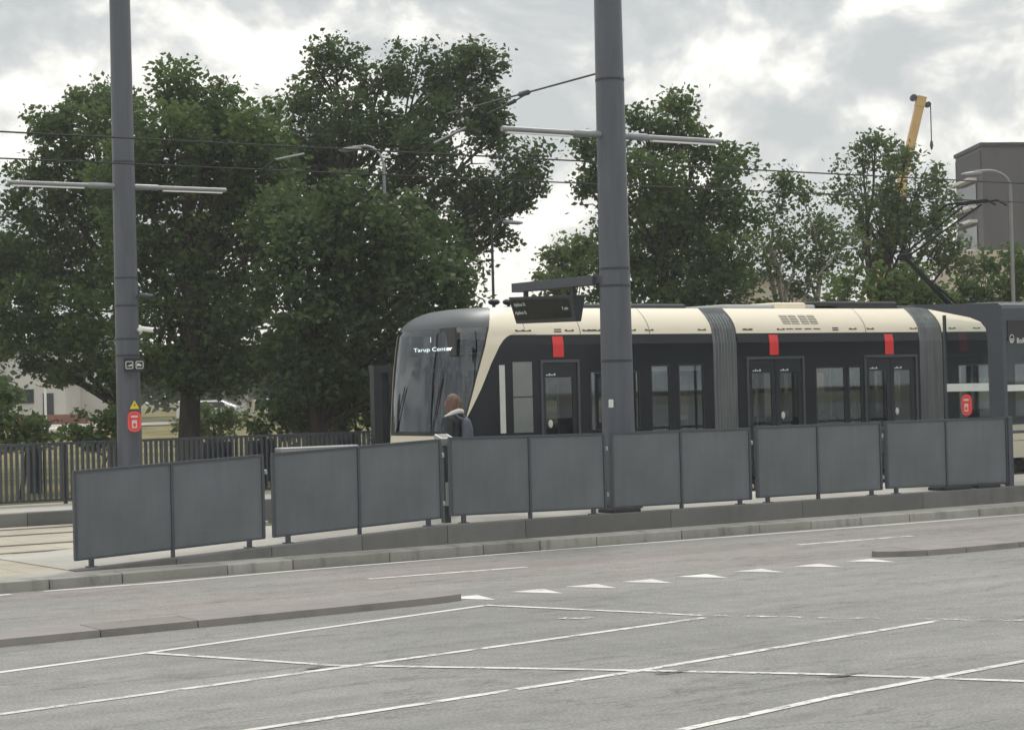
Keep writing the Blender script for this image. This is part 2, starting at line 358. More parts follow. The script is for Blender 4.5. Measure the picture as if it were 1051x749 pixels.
for vc_ in (28.27, 31.82):
    for s in (-.72, .72): b.box((13.8, vc_+s-.035, -.1), (110, vc_+s+.035, .01)); b.box((-14, vc_+s-.05, .1), (13.8, vc_+s+.05, .134))
struct(b.build('rails', 'steel'), 'rails', 'steel tram rails')
b = MB(); u = -2.
while u < 60:
    b.box((u, 33.32, -.1), (u+2.39, 33.55, .345), c=.01); u += 2.4
struct(b.build('far_platform_edge', 'wall'), 'platform', 'dark edge of the far platform')
b = MB(); b.box((-2, 33.55, -.1), (60, 36.1, .342)); struct(b.build('far_platform', 'slab'), 'platform', 'pale surface of the far platform')

# traffic islands
b = MB()
isl = [(5.0,18.12,18.72),(6.5,18.17,18.74),(8.0,18.22,18.76),(9.5,18.28,18.76),(10.6,18.32,18.78),(11.15,18.38,18.74),(11.62,18.45,18.56)]
for k in range(-6, 4):
    a = (6.5+(k)*1.12, 18.17+k*.035); 
def island(name, rows, label, joints):
    b = MB()
    for (u0,a0,c0),(u1,a1,c1) in zip(rows, rows[1:]):
        g = .012 if (u0 in joints) else 0
        b.hexa([(u0+g,a0,-.02),(u1,a1,-.02),(u1,c1,-.02),(u0+g,c0,-.02),(u0+g,a0+.012,.07),(u1,a1+.012,.07),(u1,c1-.012,.078),(u0+g,c0-.012,.078)])
    return struct(b.build(name, 'island'), 'traffic island', label)
def densify(pts, n):
    out = []
    for (a, c) in zip(pts, pts[1:]):
        for i in range(n): t = i/n; out.append(tuple(x+(y-x)*t for x, y in zip(a, c)))
    return out+[pts[-1]]
rowsL = [(-10,17.6,18.3)]+densify([(4.4,18.1,18.7),(9.5,18.28,18.78)], 5)+[(10.6,18.33,18.78),(11.2,18.37,18.72),(11.5,18.42,18.62),(11.66,18.48,18.54)]
island('traffic_island', rowsL, 'low stone traffic island with a rounded nose on the left', [r[0] for r in rowsL[1:6]])
rowsR = [(18.18,18.96,19.06),(18.3,18.86,19.18),(18.5,18.74,19.28),(18.75,18.65,19.33),(19.4,18.6,19.3),(20.4,18.62,19.2),(21.6,18.66,19.24),(34,19.1,19.7)]
island('traffic_island', rowsR, 'low stone traffic island at the right edge of the road', [18.75,19.4,20.4,21.6])

# painted markings
def line(name, pts, w, mat, label, z=.004):
    b = MB(); P_ = [Vector((p[0],p[1],0)) for p in pts]
    rows = []
    for i, p in enumerate(P_):
        d = (P_[min(i+1,len(P_)-1)]-P_[max(i-1,0)]).normalized(); n = Vector((-d.y,d.x,0))*w/2
        rows.append([p-n+Vector((0,0,z)), p+n+Vector((0,0,z))])
    b.grid(rows); return struct(b.build(name, mat), 'marking', label)
line('edge_line', [(8.75,23.06),(10.2,22.98),(12.1,23.14),(16.,23.2),(20.2,23.05),(25.3,22.93),(40,22.8)], .12, 'line_good', 'white edge line beside the kerb')
line('edge_line', [(0,22.9),(8.35,23.02)], .12, 'line_good', 'white edge line at the far left')
line('lane_dash', [(12.2,21.42),(14.4,21.27)], .12, 'line', 'white lane dash left of the middle')
line('lane_dash', [(18.85,21.2),(20.95,21.12)], .12, 'line', 'white lane dash on the right')
line('lane_dash', [(5.4,21.3),(7.55,21.2)], .12, 'line', 'white lane dash at the left edge')
line('parking_line', [(3.,15.8),(5.87,16.49),(7.3,16.79),(8.96,17.21),(11.56,17.86)], .09, 'line_good', 'white bay line nearest the left island')
line('parking_line', [(2,13.4),(5.08,14.29),(8.08,14.72),(10.2,15.0),(12.43,15.34)], .09, 'line', 'second white bay line from the island', .0045)
line('parking_line', [(4.2,12.1),(6.15,12.43),(9.67,12.86),(13.77,13.58)], .09, 'line', 'third white bay line from the island', .005)
line('parking_line', [(6.5,10.1),(8.29,10.49),(9.9,10.85),(12.26,11.19),(16,11.8)], .09, 'line', 'nearest white bay line at bottom right', .0055)
line('bay_end_line', [(7.3,16.79),(7.86,15.5),(8.14,14.85),(9.28,13.48),(10.63,11.78),(11.44,10.5),(12.2,9)], .09, 'line', 'white line crossing the bays', .006)
line('bay_end_line', [(11.56,17.86),(12.27,16.15),(12.51,15.5)], .09, 'line', 'white line running from the bay corner', .0065)
line('bay_end_line', [(12.51,15.5),(13.2,14.5),(14.31,13.03),(15,12)], .11, 'line_faint', 'faint worn line at the bay ends', .007)
b = MB()
for k in range(7):
    c = onz(590+random.uniform(-6,6), 634.5+random.uniform(-.5,.5), 0); b.add([(c.x+.22*math.cos(a)*random.uniform(.5,1), c.y+.1*math.sin(a), .004+.0005*k) for a in [i*math.pi/4 for i in range(8)]], [tuple(range(8))])
struct(b.build('paint_splash', 'line_faint'), 'marking', 'white paint spot on the asphalt')
for k, u0 in enumerate((11.62,12.5,13.25,14.02,14.84,15.71,16.62,17.5)):
    v0 = 18.80+.015*(k % 3); b = MB(); b.add([(u0,v0,.004),(u0+.46,v0+.02,.004),(u0+.32,v0-.56,.004)], [(0,2,1)])
    struct(b.build('give_way_mark', 'line_good'), 'marking', 'white give way triangle on the road')
# tarry patches where the lines cross
for (px,py,s) in ((692,690,.2),(866,693,.26),(330,685,.2)):
    c = onz(px,py,0); b = MB(); n = 14
    b.add([(c.x+s*random.uniform(.6,1.1)*math.cos(2*math.pi*i/n), c.y+.3*s*random.uniform(.6,1.1)*math.sin(2*math.pi*i/n), .008) for i in range(n)], [tuple(range(n))])
    struct(b.build('tar_patch', 'tar'), 'marking', 'dark tar patch on the asphalt')

# ------------------------------------------------------------------ barrier units along the near platform
VB = 24.12
pairs = [(73,484,575,271,467,552,175),(277,466,551,453,451,531,367),(459,449.5,529,621,445,521,542.5),(625,444.5,521,770,439.5,512,698),(774,438.5,510.6,904,433.5,502,838.5),(907,433,501,1033,428.5,495,970.5)]
labs = ['grey panel barrier at the foot of the ramp, farthest left','grey panel barrier rising along the upper ramp beside the card reader','grey panel barrier right of the card reader, below the person','grey panel barrier in front of the big catenary pole','grey panel barrier in front of the double tram door','grey panel barrier ending beside the shelter pillar']
for (x0,t0,b0,x1,t1,b1,xm), lb in zip(pairs, labs):
    A, Bp = onv(x0,t0,VB), onv(x0,b0,VB); C_, D_ = onv(x1,t1,VB), onv(x1,b1,VB); um = onv(xm,460,VB).x
    u0, u1 = A.x+.02, C_.x-.02
    top = lambda u: A.z+(C_.z-A.z)*(u-u0)/(u1-u0); bot = lambda u: Bp.z+(D_.z-Bp.z)*(u-u0)/(u1-u0)
    root = thing('barrier', lb, 'barrier', ((u0+u1)/2, VB, zr((u0+u1)/2)), 'grey panel barriers along the platform edge')
    for a, c in ((u0+.035, um-.02), (um+.02, u1-.035)):
        p = MB(); t = .012
        p.hexa([(a,VB-t,bot(a)+.015),(c,VB-t,bot(c)+.015),(c,VB+t,bot(c)+.015),(a,VB+t,bot(a)+.015),(a,VB-t,top(a)-.02),(c,VB-t,top(c)-.02),(c,VB+t,top(c)-.02),(a,VB+t,top(a)-.02)])
        s = p
        for uu in (a+.012, c-.012):
            for q in (.12,.4,.68,.92): zz = bot(uu)+(top(uu)-bot(uu))*q; s.ball((uu, VB-t-.002, zz), (.009,.006,.009), 8, 5)
        p.build('panel', 'panel', root)
    for uu in (u0+.016, um, u1-.016):
        q = MB(); zb = bot(uu)+.002 if uu != um else zr(uu)-.01
        q.box((uu-.018, VB-.03, zb), (uu+.018, VB+.03, top(uu)-.021)); q.build('post', 'frame', root)
    for uu in (u0+.22, u1-.22):
        q = MB(); q.box((uu-.028, VB-.022, zr(uu)-.01), (uu+.028, VB+.03, bot(uu)-.008)); q.box((uu-.06,VB-.05,zr(uu)-.004),(uu+.06,VB+.06,zr(uu)+.012)); q.build('foot', 'frame', root)
    q = MB()
    q.hexa([(u0,VB-.024,top(u0)-.02),(u1,VB-.024,top(u1)-.02),(u1,VB+.024,top(u1)-.02),(u0,VB+.024,top(u0)-.02),(u0,VB-.024,top(u0)+.012),(u1,VB-.024,top(u1)+.012),(u1,VB+.024,top(u1)+.012),(u0,VB+.024,top(u0)+.012)])
    q.hexa([(u0,VB-.02,bot(u0)-.01),(u1,VB-.02,bot(u1)-.01),(u1,VB+.02,bot(u1)-.01),(u0,VB+.02,bot(u0)-.01),(u0,VB-.02,bot(u0)+.014),(u1,VB-.02,bot(u1)+.014),(u1,VB+.02,bot(u1)+.014),(u0,VB+.02,bot(u0)+.014)])
    q.build('rail', 'frame', root)
    if lb != labs[-1]:
        for fz in (.18,.8):
            zz = bot(u1)+(top(u1)-bot(u1))*fz; q = MB(); q.box((u1-.004, VB-.02, zz-.03), (u1+.05, VB+.02, zz+.03), c=.008); q.tube([(u1+.022,VB-.035,zz),(u1+.022,VB+.035,zz)], .014, 8); q.build('clamp', 'galv', root)
    else:
        q = MB(); q.box((u1+.005,VB-.05,ZP-.01),(u1+.11,VB+.06,top(u1)+.02), c=.01); q.build('end_post', 'frame', root)
# rubber base blocks lying under the panels
for i, (px,py,w) in enumerate(((637,521.5,.5),(976,498.5,.62),(1008,498,.5))):
    c = onv(px,py,VB+.06); b = MB(); b.box((c.x-w/2,VB-.1,ZP+.003),(c.x+w/2,VB+.28,ZP+.06), c=.02)
    tag(b.build('base_block','rubber',loc=(c.x,VB,ZP)), ['flat black base block under the barrier left edge before the big pole','flat black base block under the middle of the last barrier','flat black base block under the right end of the last barrier'][i], 'base block', 'rubber base blocks under the barriers')
# card reader post
c = onv(456,450,24.42)
rt = thing('card_reader', 'slim ticket card reader post with a silver sloped head between two barriers', 'card reader', (c.x,24.42,ZP))
b = MB(); b.box((c.x-.05,24.37,ZP-.01),(c.x+.05,24.47,1.5), c=.01); b.build('post', simple('green_grey_post',(.06,.085,.08),.45), rt)
b = MB(); b.hexa([(c.x-.11,24.34,1.46),(c.x+.11,24.34,1.46),(c.x+.11,24.52,1.48),(c.x-.11,24.52,1.48),(c.x-.11,24.33,1.57),(c.x+.11,24.33,1.57),(c.x+.11,24.52,1.63),(c.x-.11,24.52,1.63)])
h = b.build('head','galv',rt,bevel=.01)
b = MB(); b.quad((c.x-.08,24.35,1.5795),(c.x+.08,24.35,1.5795),(c.x+.08,24.5,1.627),(c.x-.08,24.5,1.627)); b.build('screen','black',h)
b = MB(); b.box((c.x-.03,24.362,.62),(c.x+.03,24.369,.95)); b.build('label_plate','label',rt)

# ------------------------------------------------------------------ catenary poles
def pole(u, v, r0, r1, zb, zt, label, lean, rings, arm, armz, armsag):
    rt = thing('catenary_pole', label, 'pole', (u,v,zb), 'catenary poles of the tram stop')
    b = MB(); n = 9; b.tube([(u-lean*(z-zb)*.0, v, z) for z in [zb+(zt-zb)*i/n for i in range(n+1)]], [r0+(r1-r0)*i/n for i in range(n+1)], 32)
    sh = b.build('shaft','pole',rt,smooth=True)
    for z in rings:
        rr = r0+(r1-r0)*(z-zb)/(zt-zb); b = MB(); b.tube([(u,v,z-.02),(u,v,z+.02)], rr+.006, 32); b.build('band','dark',rt,smooth=True)
    b = MB(); b.tube([(u,v,zb),(u,v,zb+.04)], r0+.09, 24)
    for k in range(8): a = k*math.pi/4; b.tube([(u+(r0+.05)*math.cos(a),v+(r0+.05)*math.sin(a),zb+.04),(u+(r0+.05)*math.cos(a),v+(r0+.05)*math.sin(a),zb+.09)],.02,6)
    b.build('base_flange','dark',rt)
    for a0, a1 in ((arm[0], u-r1*.9), (u+r1*.9, arm[1])):
        b = MB(); inner, outer = (a1, a0) if abs(a1-u) < abs(a0-u) else (a0, a1)
        sg = 1 if outer > inner else -1
        b.tube([(inner,v,armz),(inner+sg*.5,v,armz),(inner+sg*.52,v,armz)],[.055,.055,.043],14); b.tube([(inner+sg*.5,v,armz),(outer,v,armz)], .043, 14)
        ao = b.build('light_arm','lightarm',rt,smooth=True)
        b = MB(); b.box((min(inner+sg*.6,outer-sg*.08),v-.03,armz-.062),(max(inner+sg*.6,outer-sg*.08),v+.03,armz-.039)); b.build('lamp_strip','white',ao)
    return rt
rp = onv(634.5,430,25.0); lp = onv(132.5,430,34.6)
pole(rp.x,25.0,.255,.205,ZP,9.2,'thick grey catenary pole in the middle standing before the tram',0,(2.62,3.76,4.02,6.9),(16.67,20.8),6.06,0)
pole(lp.x,34.6,.225,.185,.342,9.6,'slimmer grey catenary pole on the left beside the far fence',0,(3.0,3.3,3.9,4.4,6.5),(12.65,16.85),6.06,0)
# small white box on the right pole
q = onv(627,414,24.75); b = MB(); b.box((q.x-.035,24.735,q.z-.06),(q.x+.035,24.76,q.z+.06),c=.005); tag(b.build('call_box','label',loc=(q.x,24.75,q.z)),'tiny pale box fixed to the thick middle pole','box')
# departure board hung from the middle pole (runs across the platform)
ub = 18.45
def onu(px, py, u): d = ray(px,py); return CAM + d*(u/d.x)
v0, v1 = 25.66, 27.37
rt = thing('departure_board', 'dark hanging departure board on a bracket from the middle pole', 'departure board', (ub,(v0+v1)/2,3.27))
zt0, zb0 = 3.66, 3.25
b = MB(); b.hexa([(ub-.05,v0,zb0),(ub+.05,v0,zb0),(ub+.05,v1-.05,zb0+.03),(ub-.05,v1-.05,zb0+.03),(ub-.12,v0-.02,zt0),(ub+.13,v0-.02,zt0),(ub+.13,v1+.05,zt0+.05),(ub-.12,v1+.05,zt0+.05)])
hs = b.build('housing','dark',rt,bevel=.01)
sl = Vector((-.07,0,.41)).normalized(); nrm = Vector((-.41,0,-.07)).normalized()
def bp(v, z): k = (z-zb0)/(zt0-zb0); return Vector((ub-.05-.07*k, v, z)) + nrm*.006
b = MB(); b.quad(bp(v0+.1,zb0+.07),bp(v1-.06,zb0+.09),bp(v1-.02,zt0+.0),bp(v0+.1,zt0-.05)); sc_ = b.build('screen',simple('screen_black',(.012,.016,.02),.12,var=.1),rt)
for t, vv, zz, al in (('Hjallese St.',v1-.1,3.555,'LEFT'),('Hjallese St.',v1-.1,3.425,'LEFT'),('7 min',v0+.14,3.44,'RIGHT')):
    text('screen_text',t,bp(vv,zz)+nrm*.004,(0,-1,0),sl,.075,'dim',sc_,al)
b = MB(); b.box((ub-.09,25.16,3.785),(ub+.09,v1+.0,3.93)); b.build('bracket_beam','frame',rt,bevel=.006)
for vv in (v0+.12, v1-.28): b = MB(); b.box((ub-.03,vv-.03,3.66),(ub+.03,vv+.03,3.79)); b.build('hanger','dark',rt)
b = MB(); b.box((ub-.02,25.0,3.8),(ub+.12,25.18,3.91)); b.build('pole_clamp','frame',rt)

# signs and cameras on the left pole
def faceplate(px, py, v, r):                      # point on the pole's surface turned to the viewer
    q = onv(px,py,v); d = Vector((-lp.x,-v,0)).normalized(); t = Vector((-d.y,d.x,0)); return q, d, t
def plate(name, u, v, z, w, h, d, mat, parent=None, rnd=0, off=0., loc=None, th=.012):
    d = Vector(d).normalized(); t = Vector((-d.y,d.x,0)); c = Vector((u,v,z)) + d*off; pts = []
    if rnd:
        r = rnd
        for (sx,sz,a0) in ((1,1,0),(-1,1,90),(-1,-1,180),(1,-1,270)):
            for k in range(6): a = R(a0+k*18); pts.append(c+t*(sx*(w/2-r)+r*math.cos(a))+Vector((0,0,sz*(h/2-r)+r*math.sin(a))))
    else: pts = [c+t*(w/2*sx)+Vector((0,0,h/2*sz)) for sx,sz in ((1,1),(-1,1),(-1,-1),(1,-1))]
    b = MB(); b.prism(pts, d*th); return b.build(name, mat, parent, loc=loc if not parent else None)
dcam = Vector((-lp.x+1.2,-34.6,0)).normalized(); tcam = Vector((-dcam.y,dcam.x,0)); dR = (dcam - tcam*0).normalized()
sgn = 1 if tcam.dot(_cx) > 0 else -1; tR = tcam*sgn
def onpole(px, py, off=.235): # point in front of the left pole
    q = far(px,py,(Vector((lp.x,34.6,0))-CAM).dot(_fw)-off); return q
def smoking_sign(q, d, label):
    rt = thing('notice_sign', label, 'sign', q, None)
    plate('plate',q.x,q.y,q.z,.24,.37,d,'redsoft',rt,rnd=.1)
    plate('border',q.x,q.y,q.z,.21,.34,d,simple('pale_red',(.8,.25,.22),.5) if 'pale_red' not in bpy.data.materials else bpy.data.materials['pale_red'],rt,rnd=.09,off=.012,th=.002)
    plate('inner_field',q.x,q.y,q.z,.195,.325,d,'redsoft',rt,rnd=.085,off=.014,th=.002)
    t = Vector((-d.y,d.x,0))
    plate('symbol_panel',q.x,q.y,q.z-.045,.09,.14,d,'offwhite',rt,off=.016,th=.003)
    plate('text_band',q.x,q.y,q.z+.09,.12,.035,d,'offwhite',rt,off=.016,th=.003)
    plate('symbol',q.x,q.y,q.z-.06,.05,.06,d,'redsoft',rt,off=.019,th=.003)
    return rt
smoking_sign(onpole(138,432.5,.26), dcam, 'red rounded notice on the slimmer left pole')
q = onpole(138,415.5,.25); t = tR
rt = thing('warning_sign','small yellow warning triangle on the slimmer left pole','sign',q)
b = MB(); b.prism([q-t*.085-Vector((0,0,.07)),q+t*.085-Vector((0,0,.07)),q+Vector((0,0,.085))], dcam*.01); b.build('plate','yellow',rt)
b = MB(); o_ = dcam*.012
b.prism([q+o_+t*.012+Vector((0,0,.04)),q+o_-t*.018-Vector((0,0,.005)),q+o_+t*.004-Vector((0,0,.005)),q+o_-t*.008-Vector((0,0,.05)),q+o_+t*.022+Vector((0,0,.008)),q+o_+t*.0+Vector((0,0,.008))],dcam*.003); b.build('bolt_symbol','black',rt)
q = onpole(138,374.5,.27)
rt = thing('direction_sign','black sign with two white pictogram squares on the left pole','sign',q)
plate('plate',q.x,q.y,q.z,.38,.25,dcam,'black',rt)
for s in (-1,1):
    c = q+tR*(s*.09)
    f = plate('pictogram',c.x,c.y,c.z,.135,.135,dcam,'label',rt,off=.012,th=.003,rnd=.02)
    plate('field',c.x,c.y,c.z,.11,.11,dcam,'black',f,off=.015,th=.002)
    b = MB(); o_ = dcam*.019; b.prism([c+o_+tR*(-.045)+Vector((0,0,-.02)),c+o_+tR*.045+Vector((0,0,-.02)),c+o_+tR*.045*(1 if s<0 else .2)+Vector((0,0,.02)),c+o_+tR*(.0 if s<0 else -.04)+Vector((0,0,.03 if s>0 else .0))],dcam*.003); b.build('symbol','label',f)
for i,(px,py,mat,lab) in enumerate(((150,304,'dark','dark security camera high on the left pole'),(151,338,'white','white security camera lower on the left pole'))):
    q = onpole(px,py,.1); base = Vector((lp.x,34.6,q.z)); rt = thing('security_camera',lab,'camera',q,'security cameras on the left pole')
    st = q-tR*.12
    b = MB(); b.tube([base+tR*.17+Vector((0,0,-.01)), st],.035 if i else .02,10); b.build('mount',mat,rt,smooth=True)
    b = MB(); ax = (tR+dcam*.5+Vector((0,0,-.15))).normalized(); b.tube([q-ax*.13,q-ax*.12,q+ax*.12,q+ax*.13],[.03,.045,.045,.04],12); bd = b.build('body',mat,rt,smooth=True)
    b = MB(); b.tube([q+ax*.128,q+ax*.134],.03,12); b.build('lens','black',bd)
    if i: b = MB(); b.ball(base+tR*.22,(.06,.06,.09)); b.build('junction','white',rt,smooth=True)

# ------------------------------------------------------------------ overhead wires
def wire(name, pts, r, label, sag=0., cat='wire', group=None):
    b = MB(); P_ = []
    for a, c in zip(pts, pts[1:]):
        a, c = Vector(a), Vector(c)
        for i in range(16): t = i/16; P_.append(a.lerp(c,t)-Vector((0,0,sag*4*t*(1-t))))
    P_.append(Vector(pts[-1])); b.tube(P_, r, 6); return tag(b.build(name,'black',loc=pts[0],smooth=True), label, cat, group)
wire('contact_wire',[(-60,31.82,6.13),(110,31.82,6.15)],.014,'lower overhead wire above the track the tram stands on')
wire('contact_wire',[(-60,28.3,6.09),(110,28.3,6.09)],.014,'upper overhead wire above the empty near track')
rt = thing('span_wire','stay wire with insulators slanting down from the middle pole','wire',onv(613,75,25.0))
a = onv(615,75,25.0); c = onv(538,96,28.3); e = onv(511,103,29.6); e2 = onv(460,117,32.5)
b = MB(); b.tube([a,c,e,e2],.016,8); b.build('cable','black',rt)
b = MB(); d = (c-a).normalized(); b.tube([c-d*.25,c-d*.2,c+d*.2,c+d*.25],[.03,.045,.045,.03],10); b.build('insulator','dark',rt,smooth=True)
c2 = onv(528,104,28.2); e3 = onv(500,117,29.5); b = MB(); b.tube([c.lerp(a,.1),c2,e3],.013,8); b.build('lower_cable','black',rt)
b = MB(); d = (e3-c2).normalized(); b.tube([c2-d*.02,c2+d*.3],.035,10); b.build('insulator','dark',rt,smooth=True)
for i,(p0,p1,v) in enumerate((((445,147),(478,131),31.0),((283,164),(312,158),31.4))):
    a, c = onv(*p0,v), onv(*p1,v); rt = thing('registration_arm',['pale steady arm holding the contact wire left of the middle pole','pale steady arm on the contact wire right of the left pole'][i],'steady arm',a,'steady arms of the overhead line')
    b = MB(); b.tube([a,c],.02,10); b.build('tube','lightarm',rt,smooth=True)
    b = MB(); b.tube([a, Vector((a.x-.05,31.82,6.14))],.012,6); b.build('dropper','black',rt)

# ------------------------------------------------------------------ tram
VN, VC, VF = 30.5, 31.825, 33.15
TR = thing('tram', 'cream and black articulated tram standing at the far track', 'tram', (25,VC,0))
ZS, ZR = 3.2, 3.70                                    # cream fairing from ZS up to the roof edge
def sec(z):                                           # half width of the body at height z
    if z <= 3.02: return 1.325
    if z <= ZS: return 1.325-.035*((z-3.02)/.18)
    return 1.29-.40*((z-ZS)/(ZR-ZS))**1.9
zf = [ZS, 3.3, 3.4, 3.5, 3.58, 3.64, 3.68, ZR]
def wallpieces(u0, u1, z0, z1, holes):
    us = sorted({u0,u1,*[h[0] for h in holes],*[h[1] for h in holes]}); out = []
    for a, c in zip(us, us[1:]):
        hs = sorted([h for h in holes if h[0] <= a+1e-6 and h[1] >= c-1e-6], key=lambda h: h[2]); z = z0
        for h in hs:
            if h[2] > z: out.append((a,c,z,h[2]))
            z = h[3]
        if z < z1: out.append((a,c,z,z1))
    return out
def pane(name, u0, u1, z0, z1, mat, parent, inset=.02, sides=(1,-1)):
    for s in sides:
        y = VC - s*(1.325-inset); b = MB(); b.quad((u0,y,z0),(u1,y,z0),(u1,y,z1),(u0,y,z1)); b.build(name, mat, parent)
def module(name, u0, u1, windows, doors, cream_low=True, s_u0=None, label=None):
    su = s_u0 if s_u0 is not None else u0
    body = MB()
    holes = [(a,c,z0,z1) for a,c,z0,z1 in windows]+[(d[0],d[1],.46,2.74) for d in doors]
    for s in (1,-1):
        for a,c,z0,z1 in wallpieces(su,u1,1.2,3.02,holes):
            y0,y1 = sorted((VC-s*1.325, VC-s*1.27)); body.box((a,y0,z0),(c,y1,z1))
        body.grid([[(u,VC-s*sec(z),z) for u in (su,u1)] for z in (3.02,3.06,3.12,3.18,ZS)])
    body.box((su,VC-1.268,1.16),(u1,VC-1.2,1.2)); body.box((su,VC-1.26,.34),(u1,VC+1.26,.42))
    m = body.build('car_body','tramblack',TR)
    f = MB()
    for s in (1,-1): f.grid([[(u,VC-s*(sec(z)+.004),z) for u in np.linspace(su,u1,7)] for z in zf])
    f.grid([[(u,VC+w,ZR+.004) for u in (su,u1)] for w in (-.885,0,.885)])
    for z_ in (u0,u1): pass
    rf = f.build('roof_fairing','cream',m,smooth=True)
    # end caps inside the bellows
    e = MB()
    for uu in (u0,u1):
        pts = [(uu,VC-sec(z),z) for z in [.5,3.02]+zf]+[(uu,VC+sec(z),z) for z in ([.5,3.02]+zf)[::-1]]
        if uu == u0 and s_u0 is not None: continue
        inner = [(uu,VC-.75,.5),(uu,VC-.75,2.4),(uu,VC+.75,2.4),(uu,VC+.75,.5)]
        e.box((uu-.02,VC-1.26,.5),(uu+.02,VC-.75,3.0)); e.box((uu-.02,VC+.75,.5),(uu+.02,VC+1.26,3.0)); e.box((uu-.02,VC-.75,2.45),(uu+.02,VC+.75,3.0))
    if e.v: e.build('end_bulkhead','dark',m)
    # lower cream panels
    lo = MB()
    dh = [(d[0],d[1],0.,2.) for d in doors]
    for s in (1,-1):
        for z0,z1 in ((.49,.852),(.862,1.198)):
            for a,c,q0,q1 in wallpieces(su,u1,z0,z1,dh):
                y0,y1 = sorted((VC-s*1.33, VC-s*1.27)); lo.box((a,y0,q0),(c,y1,q1))
    lo.build('skirt_panel','cream',m)
    for s in (-1,1):
        y0,y1 = sorted((VC+s*1.262,VC+s*1.24)); ib = MB(); ib.box((su,y0,2.5),(u1,y1,2.86)); ib.build('interior_lining','ceil',m)
    ib = MB(); ib.box((su,VC-1.2,2.86),(u1,VC+1.2,2.9)); ib.build('ceiling','ceil',m)
    for s in (-1,1): ib = MB(); ib.box((su+.3,VC+s*.5-.06,2.835),(u1-.3,VC+s*.5+.06,2.858)); ib.build('ceiling_lamp','lightstrip',m)
    for a,c,z0,z1 in windows:
        for s in (1,-1):
            y = VC-s*1.31; b = MB(); b.quad((a,y,z0),(c,y,z0),(c,y,z1),(a,y,z1)); w = b.build('window','g_side',TR)
            fb = MB(); t = .03; yo,yi = sorted((VC-s*1.328, VC-s*1.29))
            for q in ((a,a+t,z0,z1),(c-t,c,z0,z1),(a+t,c-t,z0,z0+t),(a+t,c-t,z1-t,z1)): fb.box((q[0],yo,q[2]),(q[1],yi,q[3]))
            fb.build('window_frame','black',w)
    for d0,d1,leaves in doors:
        for s in (1,-1):
            D = MB(); yo,yi = sorted((VC-s*1.345, VC-s*1.30)); t = .05
            for q in ((d0,d0+t,.46,2.74),(d1-t,d1,.46,2.74),(d0+t,d1-t,2.69,2.74)): D.box((q[0],yo,q[2]),(q[1],yi,q[3]))
            fr = D.build('door_frame','trim',TR)
            n = len(leaves); w_ = (d1-d0-2*t)/n; yl0,yl1 = sorted((VC-s*1.315, VC-s*1.285))
            for i,(p0,p1) in enumerate(leaves):
                a = d0+t+i*w_; c = a+w_-.008; D = MB()
                for q in wallpieces(a+.004,c,.47,2.685,[(p0,p1,.75,2.42)]): D.box((q[0],yl0,q[2]),(q[1],yl1,q[3]))
                dl = D.build('door','doorblack',TR)
                b = MB(); y = VC-s*1.30; b.quad((p0,y,.75),(p1,y,.75),(p1,y,2.42),(p0,y,2.42)); b.build('door_glass','g_door',dl)
                if s == 1:
                    tx = MB()
                    for k in range(4):
                        kk = p0+.02+k*.055; tx.box((kk,VN-.004+.012,2.455),(kk+.038,VN+.011,2.475+.02*(k%2)))
                    tx.build('label_text','label',dl)
                    if i == n-1 or n == 1:
                        pb = MB(); um = p0+.06 if n > 1 else p0+.09; pb.ball((um,VN+.004,1.58),(.05,.012,.075)); pb.build('push_button','offwhite',dl,smooth=True)
    return m
def seats(m, us_):
    for u in us_:
        for v in (VC-.95, VC-.5, VC+.5, VC+.95):
            b = MB(); b.box((u-.2,v-.2,.8),(u+.2,v+.2,.88),c=.03); b.hexa([(u+.14,v-.2,.86),(u+.22,v-.2,.86),(u+.22,v+.2,.86),(u+.14,v+.2,.86),(u+.22,v-.17,1.5),(u+.28,v-.17,1.5),(u+.28,v+.17,1.5),(u+.22,v+.17,1.5)])
            b.box((u-.04,v-.04,.42),(u+.04,v+.04,.8)); b.build('seat','seat',m)
def rails(m, us_):
    b = MB()
    for u in us_:
        for v in (VC-.35, VC+.35): b.tube([(u,v,.42),(u,v,2.86)],.018,8)
    b.build('grab_pole','galv',m)
def bellows(u0, u1):
    b = MB(); n = 8; prof = [.46,.7,1.0,1.4,1.8,2.2,2.6,2.9,3.02]+zf; rows = []
    for i in range(2*n+1):
        u = u0+(u1-u0)*i/(2*n); k = .02 if i % 2 else -.045
        if i in (0, 2*n): k = -.03
        r = [(u,VC-(sec(z)+k*1.0),z+(max(0,k) if z > 3.6 else 0)) for z in prof]
        r += [(u,VC+(sec(z)+k),z+(max(0,k) if z > 3.6 else 0)) for z in prof[::-1]]; rows.append(r)
    b.grid(rows); bo = b.build('bellows','bellows',TR)
    rb = MB()
    for i in range(2,2*n-1,2): rb.tube([(r[0],r[1],r[2]) for r in rows[i]], .017, 6)
    rb.build('bellows_ribs','bellowrib',bo,smooth=True); return bo
